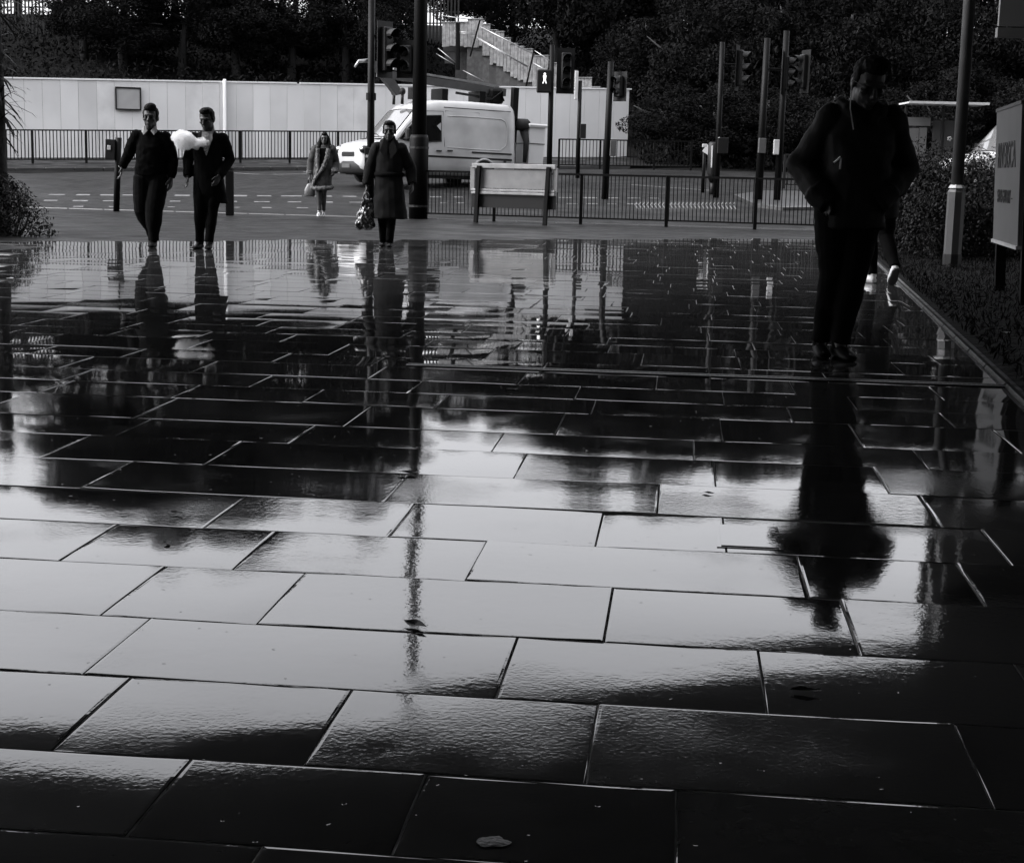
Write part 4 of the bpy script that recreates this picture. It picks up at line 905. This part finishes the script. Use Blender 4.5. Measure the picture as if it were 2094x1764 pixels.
top_garment(o, 'jumper', J, [(.93, .195, .145, -.01, 0), (1.0, .205, .155, -.005, 0), (1.15, .188, .155, 0, 0), (1.30, .192, .145, 0, .01), (1.41, .175, .12, 0, .015), (1.48, .11, .095, 0, .02), (1.525, .074, .078, 0, .012)], (.088, .072, .052), M['knit'], fold=(.013, 6, 9), seed=1)
trousers(o, J, (.132, .114, .070), M['trous'], .21); shoes(o, J, M['shoe'], 1.1)
hair(o, R, hc, s, .012)
for x in (-1, 1):
    q = MB(); q.add([(.022*x, -.088, 1.505), (.070*x, -.060, 1.565), (.100*x, -.078, 1.50), (.066*x, -.118, 1.455), (.022*x, -.098, 1.495), (.070*x, -.070, 1.555), (.100*x, -.086, 1.49), (.066*x, -.124, 1.445)],
                    [(0, 1, 2, 3), (7, 6, 5, 4), (0, 4, 5, 1), (1, 5, 6, 2), (2, 6, 7, 3), (3, 7, 4, 0)]); q.build('collar', M['shirt'], o)
q = MB(); q.tube([(-.40, .108, 1.055), (-.405, .10, 1.03)], [.052, .050], 12); q.build('cuff', M['shirt'], o, True)

# ---- man in an open dark suit breathing out vapour
J = dict(head=(.0, -.05, 1.655), hpitch=.28, hyaw=-.25, neck=(.0, .01, 1.50), pelvis=(.0, 0, .95), shoulder=[(-.18, .01, 1.415), (.185, .01, 1.415)], elbow=[(-.265, .06, 1.16), (.27, .09, 1.16)], wrist=[(-.255, -.06, .93), (.165, -.12, .945)],
         hdir=[(.0, -.2, -1), (-.35, -.35, -.85)], hside=[(.5, -1, 0), (-.6, -.8, 0)], hip=[(-.095, 0, .92), (.095, 0, .92)], knee=[(-.10, -.05, .50), (.055, -.04, .50)], ankle=[(-.11, -.02, .10), (.028, -.12, .10)],
         heel=[(-.10, .05, .012), (.022, -.05, .012)], toe=[(-.15, -.21, .012), (.05, -.33, .014)])
b0 = gp(427, 508.5); o, R, hc, s = person(b0, 0, 'man in an open dark suit and patterned tie breathing out white vapour', J, dict(skin=M['skind'], hs=1.13))
def suit_tail(b): ring_loft(b, [(.60, .215, .13, .035, .03), (.75, .205, .14, .02, .02), (.95, .19, .14, 0, .01)])
top_garment(o, 'suit_jacket', J, [(.70, .20, .14, .02, .02), (.95, .188, .14, 0, .01), (1.12, .178, .135, 0, 0), (1.30, .195, .14, 0, .01), (1.41, .18, .125, 0, .012), (1.48, .12, .10, 0, .02), (1.515, .085, .085, 0, .025)], (.086, .070, .055), M['suit'], extra=suit_tail, seed=9)
trousers(o, J, (.098, .078, .058), M['trous'], .165); shoes(o, J, M['shoe'], 1.08); hair(o, R, hc, s, .004)
q = MB(); q.add([(-.055, -.100, 1.50), (.075, -.096, 1.51), (.085, -.125, 1.42), (.012, -.158, 1.20), (-.055, -.135, 1.38)], [(0, 4, 3, 2, 1)]); q.build('shirt_front', M['shirt'], o)
q = MB(); q.add([(-.022, -.116, 1.475), (.026, -.114, 1.478), (.020, -.135, 1.44), (.038, -.160, 1.28), (.010, -.170, 1.20), (-.022, -.160, 1.28), (-.012, -.135, 1.44)], [(0, 6, 5, 4, 3, 2, 1)]); q.build('tie', M['tie'], o)
q = MB(); q.add([(.05, -.100, 1.475), (.085, -.05, 1.56), (.098, -.062, 1.53), (.076, -.118, 1.44)], [(0, 3, 2, 1)]); q.build('collar', M['shirt'], o)
vap_at = b0.copy()

# ---- woman in a long dark coat carrying a shiny bag
J = dict(head=(.0, -.01, 1.60), hpitch=.08, neck=(.0, .02, 1.45), pelvis=(.0, 0, .92), shoulder=[(-.16, .01, 1.37), (.165, .01, 1.365)], elbow=[(-.275, .03, 1.09), (.295, .06, 1.10)], wrist=[(-.305, -.03, .855), (.325, -.04, .885)],
         hdir=[(-.02, -.05, -1), (.02, -.2, -1)], hside=[(.4, -1, 0), (-.5, -1, 0)], curl=.9, hip=[(-.09, 0, .89), (.09, 0, .89)], knee=[(-.085, -.02, .48), (.05, -.06, .48)], ankle=[(-.075, .06, .11), (.02, -.05, .10)],
         heel=[(-.075, .13, .02), (.02, .02, .012)], toe=[(-.085, -.11, .012), (.022, -.24, .014)])
b0 = gp(794, 504.5); o, R, hc, s = person(b0, 0, 'woman in a long dark belted coat and boots carrying a large shiny bag', J, dict(skin=M['skind'], hs=1.12, hand=.95))
top_garment(o, 'coat', J, [(.405, .245, .20, .02, .0), (.50, .238, .195, .018, 0), (.75, .215, .17, .01, 0), (.95, .195, .15, 0, 0), (1.05, .185, .14, 0, 0), (1.22, .185, .145, 0, .005), (1.36, .165, .13, 0, .012), (1.44, .14, .10, 0, .018), (1.50, .088, .088, 0, .01), (1.545, .082, .082, 0, .0)], (.090, .082, .070), M['coat'], fold=(.012, 5, 5), seed=4)
q = MB(); q.tube([(.195*math.cos(2*PI*k/20)*1.0, .150*math.sin(2*PI*k/20), 1.01) for k in range(21)], .018, 8, flat=1.8); q.build('belt', M['suit'], o, True)
for x in (-1, 1): q = MB(); q.add([(.01*x, -.115, 1.38), (.06*x, -.085, 1.52), (.125*x, -.06, 1.47), (.12*x, -.135, 1.33), (.03*x, -.155, 1.22)], [(0, 1, 2, 3, 4)[::x]]); q.build('lapel', M['coat'], o)
trousers(o, J, (.085, .070, .055), M['suit'], .15, name='leggings')
for k in (0, 1): b = MB(); A_, K = Vector(J['ankle'][k]), Vector(J['knee'][k]); b.tube([A_+Vector((0, 0, -.03)), A_.lerp(K, .3), A_.lerp(K, .62)], [.052, .060, .068], 14); shoe_shapes(b, A_, J['heel'][k], J['toe'][k], 1.0); b.build('boot', M['shoe'], o, True)
def bun(b): b.ell(hc+Vector((0, .075, .04)), (.05, .045, .05))
hair(o, R, hc, s, .0, bun)
# the bag hangs from her hand
hb = tag(empty('handbag', b0+Vector((-.32, -.05, .24))), 'large crumpled shiny leather bag in the hand of the long-coated woman', 'handbag')
b = MB(); ring_loft(b, [(.0, .115, .055, 0, 0), (.03, .138, .07, 0, 0), (.16, .128, .075, .005, 0), (.30, .095, .05, .015, 0), (.42, .06, .028, .025, 0)], 20)
link('body', remeshed('bag_body', b, .008, M['leather'], 1, (.028, 13, 11), 5), hb)
for y in (-.02, .02): q = MB(); q.tube([(-.04, y, .36), (-.02, y, .46), (.012, y*.3, .54), (.045, y, .46), (.07, y, .36)], .009, 6); q.build('strap', M['leather'], hb, True)

# ---- woman in a shearling coat stepping onto the kerb
J = dict(head=(.045, -.01, 1.725), hpitch=-.02, neck=(.04, .02, 1.57), pelvis=(.0, 0, 1.02), shoulder=[(-.155, .01, 1.50), (.215, .01, 1.50)], elbow=[(-.265, .04, 1.20), (.295, .08, 1.20)], wrist=[(-.275, -.03, .96), (.285, -.12, 1.02)],
         hdir=[(.0, -.1, -1), (-.3, -.5, -.8)], hside=[(.5, -1, 0), (-.5, -.8, 0)], curl=.8, hip=[(-.08, 0, .98), (.08, 0, .98)], knee=[(-.065, -.05, .54), (.035, -.02, .54)], ankle=[(-.06, -.06, .15), (.02, .05, .15)],
         heel=[(-.055, .0, .085), (.02, .11, .085)], toe=[(-.075, -.17, .012), (.035, -.08, .012)])
b0 = gp(659, 440.5); b0 = at(659, 440.5, 35.4); b0.z = 0; o, R, hc, s = person(b0, 0, 'woman with long loose hair in a pale fur-trimmed coat stepping off the crossing', J, dict(skin=M['skind'], hs=1.04, hand=.95))
top_garment(o, 'shearling_coat', J, [(.64, .235, .17, -.02, 0), (.75, .232, .175, -.02, 0), (.95, .215, .165, -.0, 0), (1.15, .205, .155, .02, 0), (1.35, .215, .15, .03, .01), (1.47, .205, .13, .03, .015), (1.55, .13, .10, .04, .02), (1.59, .09, .09, .04, .01)], (.098, .088, .075), M['suede'], fold=(.010, 6, 5), seed=6)
def furry(name, pts, rad): q = MB(); q.tube(pts, rad, 12); return link(name, remeshed(name, q, .012, M['fur'], 1, (.016, 22, 22), 2), o)
furry('fur_trim', [(-.085, -.14, 1.52), (-.09, -.165, 1.3), (-.07, -.18, 1.05), (-.14, -.18, .85), (-.20, -.16, .70)], [.045, .045, .04, .038, .036])
furry('fur_trim', [(.15, -.13, 1.52), (.125, -.165, 1.32), (.05, -.185, 1.12), (-.06, -.19, .96), (-.16, -.185, .82)], [.05, .052, .045, .04, .036])
furry('fur_hem', [(-.23, -.08, .66), (-.12, -.165, .64), (.05, -.175, .64), (.19, -.10, .66), (.22, .05, .67)], [.045, .05, .052, .05, .045])
furry('fur_cuff', [(-.275, -.02, 1.03), (-.277, -.03, .95)], [.075, .08]); furry('fur_cuff', [(.287, -.09, 1.08), (.285, -.12, 1.00)], [.08, .085])
furry('fur_collar', [(-.10, -.06, 1.53), (-.07, .06, 1.60), (.04, .10, 1.62), (.15, .06, 1.60), (.18, -.06, 1.53)], [.05, .05, .05, .05, .05])
q = MB(); q.add([(-.05, -.145, 1.52), (.11, -.14, 1.52), (.09, -.165, 1.30), (.02, -.175, 1.14), (-.045, -.17, 1.2)], [(0, 4, 3, 2, 1)]); q.build('jumper', M['knit'], o)
trousers(o, J, (.085, .066, .048), M['jeans'], .15, name='jeans')
shoes(o, J, M['lgrey'], .92)
def longhair(b):
    b.ell(hc+Vector((0, .05, .0)), (.105, .085, .13)); b.tube([hc+Vector((-.07, .03, .03)), hc+Vector((-.11, .0, -.10)), hc+Vector((-.13, -.06, -.24)), hc+Vector((-.16, -.08, -.36))], [.045, .05, .05, .02], 10)
    b.tube([hc+Vector((-.08, .05, -.02)), hc+Vector((-.18, .04, -.15)), hc+Vector((-.27, .02, -.22)), hc+Vector((-.33, .0, -.235))], [.04, .035, .022, .006], 8)
    b.tube([hc+Vector((.08, .03, .03)), hc+Vector((.105, -.01, -.10)), hc+Vector((.10, -.08, -.23)), hc+Vector((.08, -.10, -.30))], [.04, .045, .04, .02], 10)
hair(o, R, hc, s, .004, longhair)
hb = tag(empty('handbag', b0+Vector((-.275, -.05, .44))), 'small grey handbag hanging from the hand of the woman in fur', 'handbag')
q = MB(); ring_loft(q, [(0, .10, .06, 0, 0), (.02, .125, .075, 0, 0), (.16, .115, .06, 0, 0), (.27, .07, .03, .01, 0), (.29, .04, .02, .01, 0)], 18); q.build('body', M['leatherg'], hb, True)
q = MB(); q.tube([(-.04, 0, .26), (-.03, 0, .36), (.0, 0, .42), (.03, 0, .36), (.05, 0, .26)], .012, 6); q.build('strap', M['suit'], hb, True)

# ---- big man in a black jacket in front, looking down, hands in his pockets
J = dict(head=(.095, -.055, 1.625), hpitch=.42, hyaw=.16, hroll=.10, neck=(.08, .03, 1.50), pelvis=(.04, 0, .97), shoulder=[(-.105, .02, 1.415), (.265, .02, 1.42)], elbow=[(-.245, .11, 1.14), (.375, .11, 1.13)], wrist=[(-.165, -.06, 1.00), (.225, -.06, 1.00)],
         hdir=[(.45, -.35, -.75), (-.45, -.35, -.75)], hside=[(.3, -1, .2), (-.3, -1, .2)], curl=.5, hip=[(-.065, 0, .94), (.125, 0, .94)], knee=[(-.045, -.03, .51), (.06, -.08, .51)], ankle=[(-.085, .05, .10), (.01, -.06, .10)],
         heel=[(-.085, .12, .012), (.0, .02, .012)], toe=[(-.10, -.17, .012), (.045, -.28, .014)])
b0 = gp(1708, 729); o, R, hc, s = person(b0, 0, 'man in a black jacket looking down with hands in his pockets, nearest the camera', J, dict(skin=M['skind'], hs=1.17, hand=1.05, voxel=.006))
def jk(b):
    for x, c in ((-.165, 1), (.225, -1)): b.tube([(x-.02*c, -.05, 1.02), (x+.06*c, -.10, .93)], [.085, .075], 12)
    b.tube([(.0, .10, 1.48), (.08, .115, 1.515), (.155, .10, 1.48)], [.05, .055, .05], 10)
    for x in (-1, 1): b.tube([(.08+.115*x, .06, 1.515), (.08+.10*x, -.06, 1.48), (.08+.045*x, -.12, 1.41)], [.034, .032, .025], 10)
top_garment(o, 'jacket', J, [(.785, .198, .15, .05, .0), (.82, .204, .155, .05, 0), (1.0, .200, .155, .06, 0), (1.2, .205, .155, .07, .005), (1.34, .208, .145, .075, .012), (1.43, .175, .125, .08, .02), (1.505, .12, .10, .082, .03), (1.535, .09, .09, .085, .03)], (.090, .093, .076), M['jacket'], fold=(.016, 6, 8), voxel=.010, extra=jk, seed=12)
trousers(o, J, (.112, .084, .062), M['trous'], .185, fold=(.009, 6, 9), seed=8); shoes(o, J, M['shoe'], 1.1)
hair(o, R, hc, s, .010)
P = lambda x, y, z: hc+R@(Vector((x, y, z))*s)
q = MB()
for x in (-1, 1):
    q.tube([P(.033*x+.026*math.cos(t), -.098, .004+.020*math.sin(t)) for t in [2*PI*k/14 for k in range(15)]], 0.0013, 5); q.tube([P(.058*x, -.096, .010), P(.080*x, -.03, .012), P(.082*x, .03, .0)], .0016, 5)
q.tube([P(-.008, -.10, .008), P(.008, -.10, .008)], .0022, 5); q.build('glasses', M['grey'], o)
q = MB(); q.tube([P(-.080, .01, -.012), P(-.086, -.02, -.05), Vector((-.015, -.105, 1.48)), Vector((.0, -.155, 1.36))], .0035, 6); q.ell(P(-.083, .0, -.008), (.009, .009, .011)); q.build('earphone_cable', M['lgrey'], o, True)
q = MB(); q.tube([(-.115, -.215, 1.165), (-.08, -.222, 1.20), (-.077, -.222, 1.19), (-.078, -.216, 1.13)], .0055, 6); q.build('earphone_cable', M['lit'], o, True)

# ---- person in dark clothes and white trainers walking away beyond him
J = dict(head=(.0, -.01, 1.62), hpitch=.05, neck=(.0, .02, 1.46), pelvis=(.0, 0, .93), shoulder=[(-.19, .01, 1.41), (.19, .01, 1.41)], elbow=[(-.25, .06, 1.13), (.26, .02, 1.13)], wrist=[(-.22, -.1, .95), (.25, -.10, .95)],
         hdir=[(0, -.4, -1), (0, -.4, -1)], hside=[(.4, -1, 0), (-.4, -1, 0)], hip=[(-.09, 0, .9), (.09, 0, .9)], knee=[(-.085, .06, .50), (.05, -.06, .49)], ankle=[(-.13, .34, .20), (.015, -.03, .10)],
         heel=[(-.13, .41, .19), (.0, .04, .012)], toe=[(-.115, .27, .015), (.17, -.17, .014)])
b0 = gp(1787, 579); o, R, hc, s = person(b0, PI, 'person in dark clothes and white trainers walking away, behind the man in the black jacket', J, dict(skin=M['skind']))
top_garment(o, 'coat', J, [(.70, .215, .15, 0, 0), (.95, .20, .15, 0, 0), (1.15, .195, .145, 0, 0), (1.33, .205, .14, 0, .01), (1.42, .19, .12, 0, .02), (1.49, .10, .09, 0, .02)], (.090, .080, .062), M['jacket'], fold=(.010, 6, 7), seed=15)
trousers(o, J, (.10, .078, .058), M['trous'], .165, seed=11); hair(o, R, hc, s)
for k in (0, 1):
    b = MB(); shoe_shapes(b, J['ankle'][k], J['heel'][k], J['toe'][k], 1.08); sh = b.build('trainer', M['sneaker'], o, True)
    he, to = Vector(J['heel'][k]), Vector(J['toe'][k]); q = MB(); f = (to-he).normalized(); up = (Vector((0, 0, 1))-f*f.z).normalized(); q.loft([[he+f*((to-he).length*t)+f.cross(up)*(w*math.cos(a))+up*(.014*math.sin(a)-.004) for a in [2*PI*j/10 for j in range(10)]] for t, w in ((-.02, .03), (.1, .042), (.4, .044), (.7, .053), (.92, .042), (1.02, .018))]); q.build('sole', M['sole'], sh, True)

# ---- the puff of vapour
VP = bpy.data.materials.new('vapour'); VP.use_nodes = True; n = VP.node_tree.nodes; L = VP.node_tree.links; n.remove(n['Principled BSDF'])
pv = n.new('ShaderNodeVolumePrincipled'); pv.inputs['Color'].default_value = (1, 1, 1, 1); pv.inputs['Anisotropy'].default_value = .3
tc = n.new('ShaderNodeNewGeometry'); tx = n.new('ShaderNodeTexNoise'); tx.inputs['Scale'].default_value = 17; tx.inputs['Detail'].default_value = 5; L.new(tc.outputs['Position'], tx.inputs[0])
mr = n.new('ShaderNodeMapRange'); mr.inputs[1].default_value = .36; mr.inputs[2].default_value = .62; mr.inputs[3].default_value = 3; mr.inputs[4].default_value = 55; L.new(tx.outputs[0], mr.inputs[0]); L.new(mr.outputs[0], pv.inputs['Density']); L.new(pv.outputs[0], n['Material Output'].inputs['Volume'])
b = MB(); Y = vap_at.y-.16
for px, py, r in ((420, 291, .055), (411, 290, .075), (400, 296, .07), (391, 287, .085), (379, 284, .115), (368, 280, .105), (361, 284, .065), (384, 296, .08), (372, 292, .08), (376, 303, .045), (363, 299, .04)):
    p = at(px, py, Y); b.ell(p-vap_at, (r*1.12, r*.8, r*.86))
sm_ = link('smoke', remeshed('smoke', b, .014, VP, 2, (.030, 15, 15), 3), None, vap_at); tag(sm_, 'puff of white vapour by the mouth of the man in the suit', 'smoke', kind='stuff')
SC.cycles.volume_bounces = 8; SC.cycles.max_bounces = 14; SC.cycles.volume_step_rate = .5; SC.cycles.volume_max_steps = 128

# ================================================================== plants and small things near the camera
def leaf_bush(name, base, label, cat, blobs, n, size, material, group=None, stems=5, up=.2, seed=0):
    q = np.random.default_rng(seed); root = empty(name, base); tag(root, label, cat, group); P = []
    tot = sum(r[0]*r[1]*r[2] for _, r in blobs)
    for c, r in blobs:
        k = max(30, int(n*r[0]*r[1]*r[2]/tot)); d = q.normal(size=(k, 3)); d /= np.linalg.norm(d, axis=1)[:, None]; d *= (q.uniform(.15, 1.08, k)**.45)[:, None]; P.append(d*np.array(r)+np.array(c))
    P = np.concatenate(P); P[:, 2] = np.abs(P[:, 2]); link('leaves', leaf_mesh('leaves', P, size, material, up=up), root)
    m_ = MB()
    for k in range(stems): c, r = blobs[k % len(blobs)]; m_.tube([(c[0]*.4, c[1]*.4, -.05), (c[0]*.8+random.uniform(-.1, .1), c[1]*.8, c[2]*.6), (c[0]+random.uniform(-.2, .2), c[1], c[2]+r[2]*.5)], [.03, .02, .008], 5)
    m_.build('stems', M['bark'], root); return root
b = at(20, 480, 22.9); b.z = 0
leaf_bush('shrub', b, 'rounded dark shrub at the left edge with a few paler leaf tips', 'shrub', [((-.75, .1, .5), (.85, .7, .62)), ((-.12, .0, .40), (.50, .6, .46)), ((.25, -.05, .22), (.38, .45, .28)), ((-.38, .15, .68), (.42, .5, .28)), ((.12, .05, .52), (.22, .3, .25)), ((.47, -.1, .09), (.20, .3, .14)), ((.66, -.1, .045), (.10, .16, .06))], 12000, .025, M['leaf2'], seed=4)
# spiky palm at the left edge
b = at(1, 478, 23.4); b.z = 0; pa = empty('palm', b); tag(pa, 'spiky-leaved palm with a dark trunk at the left edge', 'palm')
q = MB(); q.tube([(0, 0, -.05), (.0, 0, 1.2), (.0, 0, 2.6), (-.02, 0, 3.4)], [.17, .125, .12, .10], 10); q.build('trunk', M['bark'], pa, True)
for lvl, (zc, n_, ln) in enumerate(((1.55, 22, .42), (1.95, 46, .56), (2.3, 34, .46), (2.75, 30, .40), (3.4, 34, .6))):
    for k in range(n_):
        a = 2*PI*k/n_+random.uniform(-.1, .1); el = random.uniform(-.75, .55); l_ = ln*random.uniform(.6, 1.05); d = Vector((math.cos(a)*math.cos(el), math.sin(a)*math.cos(el), math.sin(el))); s_ = Vector((-math.sin(a), math.cos(a), 0))
        z = zc+random.uniform(-.22, .22); p0 = Vector((0, 0, z))+d*.09; P = [p0, p0+d*l_*.5+Vector((0, 0, -.01)), p0+d*l_*.85+Vector((0, 0, -.045)), p0+d*l_+Vector((0, 0, -.10))]
        q = MB(); w = .019
        q.add([P[0]-s_*w*.7, P[0]+s_*w*.7, P[1]-s_*w, P[1]+s_*w, P[2]-s_*w*.6, P[2]+s_*w*.6, P[3]], [(0, 1, 3, 2), (2, 3, 5, 4), (4, 5, 6)]); q.build('leaf', M['leaf2'], pa)
# hedge-like shrubs in the bed on the right
rb_ = [(1832, 452, 24.5, 1.25, .8, 'dark shrub right behind the man in the black jacket'), (1885, 500, 22.5, 1.35, .75, 'feathery dark shrub below the bus shelter, with a few white flowers'), (1915, 470, 25.5, 1.68, .9, 'taller dark shrub between the bus shelter and the lamp post'),
       (1990, 480, 24.0, 1.28, .85, 'dark shrub right of the lamp post, in front of the parked van'), (1935, 530, 21.2, 1.0, .65, 'low dark shrub at the foot of the lamp post'), (2045, 520, 22.2, 1.4, .9, 'dark shrub behind the site sign board'), (2130, 520, 21.5, 1.5, .9, 'dark shrub at the far right behind the sign board')]
for k, (px, py, Y, h, r, lab) in enumerate(rb_):
    b = at(px, py, Y); b.z = .06
    leaf_bush('shrub', b, lab, 'shrub', [((0, 0, h*.42), (r, r*.8, h*.5)), ((-.3*r, .1, h*.7), (r*.6, r*.6, h*.32)), ((.4*r, -.1, h*.62), (r*.6, r*.6, h*.34)), ((.1, -.4*r, h*.25), (r*.9, r*.5, h*.27))], 11000, .030 if k % 2 else .026, M['leaf2'], 'shrubs in the planted bed', seed=20+k, up=.9 if k in (1, 4) else .3)
# white flower heads dotted through the shrubs
for k, (px, py, Y, s_) in enumerate(((1942, 284, 24.0, .03), (1868, 365, 21.4, .03), (1862, 376, 21.3, .035), (1976, 352, 20.6, .02), (1995, 370, 21.2, .018), (1806, 560, 16.8, .0), (1826, 452, 23.2, .03))):
    if not s_: continue
    root = link('flower', MB().mesh('e', M['lgrey']) if False else None, None) if False else None
    q = MB(); p = at(px, py, Y)
    for j in range(5): a = 2*PI*j/5; q.ell((s_*.8*math.cos(a), 0, s_*.8*math.sin(a)), (s_*.55, s_*.2, s_*.45), None, 8, 5)
    fo = q.build('flower', M['lgrey'], None, True, loc=p); tag(fo, ('pale flower high in the shrubs below the bus shelter', 'upper pale flower beside the sleeve of the man in the black jacket', 'lower pale flower beside the sleeve of the man in the black jacket', 'small pale flower right of the lamp post', 'smaller pale flower in the shrub right of the lamp post', '', 'pale flower low behind the man in the black jacket')[k], 'flower', 'pale flowers in the shrubs')
# short grass on the bed
P = []
for _ in range(26000):
    Y = random.uniform(6.5, 26); X = edge_x(Y)+.12+random.random()**1.3*5.5; P.append((X, Y, .02+min(.05, (X-edge_x(Y))*.06)+random.uniform(0, .03)))
tag(link('grass', leaf_mesh('grass', P, .03, M['leaf'], up=1.5, ratio=.22)), kind='stuff')
# fallen leaves and scraps on the ground
scraps = [((20, 571), 'pale crumpled scrap on the wet paving at the left edge', .055, 'lgrey'), ((2058, 681), 'pale fallen leaf on the planted bed at the far right', .04, 'lgrey'), ((1832, 556), 'tiny pale leaf on the bed beside the raised trainer', .022, 'lgrey'),
          ((1045, 796), 'small wet leaf on the slabs just right of the column reflection', .02, 'board'), ((848, 1278), 'dark wet leaf stuck in the joint below the column reflection', .028, 'dark'), ((838, 968), 'dark wet leaf in the joint on the column reflection', .03, 'dark'),
          ((1642, 1412), 'dark leaf on the slab at the shadow edge, lower right', .022, 'dark'), ((360, 1049), 'dark leaf on the bright slabs at the left', .018, 'dark'), ((342, 1110), 'small dark leaf on the bright slabs near the left', .016, 'dark'), ((1447, 1008), 'small dark leaf on the bright slabs left of the man\'s reflection', .016, 'dark'), ((2030, 1914-0), '', 0, '')]
for (px, py), lab, s_, mm in scraps:
    if not lab: continue
    p = gp(px, py, .004) if px < 1800 else gp(px, py, .06); q = MB(); n = 9
    v = [(s_*(1+.3*math.sin(3*k))*math.cos(2*PI*k/n)*(1.5 if k % 3 else .9), s_*.6*math.sin(2*PI*k/n), s_*(.10+.22*random.random())) for k in range(n)]
    q.add(v+[(0, 0, s_*.05)]+[(0, 0, s_*.02)], [(k, (k+1) % n, n) for k in range(n)]+[((k+1) % n, k, n+1) for k in range(n)]); lf = q.build('fallen_leaf', M[mm], None, False, loc=p); lf.rotation_euler = (0, 0, random.uniform(0, 6)); tag(lf, lab, 'leaf', 'leaves and scraps on the wet ground')

c = gp(1005, 1720, .0015); q = MB(); n = 22  # added disc in place of the light spot of a rain splash
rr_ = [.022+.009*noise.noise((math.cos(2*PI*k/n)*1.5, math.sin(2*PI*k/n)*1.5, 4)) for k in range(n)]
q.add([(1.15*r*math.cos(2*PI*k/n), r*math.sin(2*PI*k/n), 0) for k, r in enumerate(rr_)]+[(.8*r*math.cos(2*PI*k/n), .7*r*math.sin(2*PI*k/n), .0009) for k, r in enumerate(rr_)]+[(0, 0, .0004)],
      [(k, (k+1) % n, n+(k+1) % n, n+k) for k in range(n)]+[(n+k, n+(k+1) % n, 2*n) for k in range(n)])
tag(q.build('splash_glint_disc', mat('splash_glint_tone', .018, .4, var=(60, .9), bump=(120, .003)), None, True, loc=c), 'small added disc for the ring of light of a rain splash on the dark slab, bottom centre', 'splash')
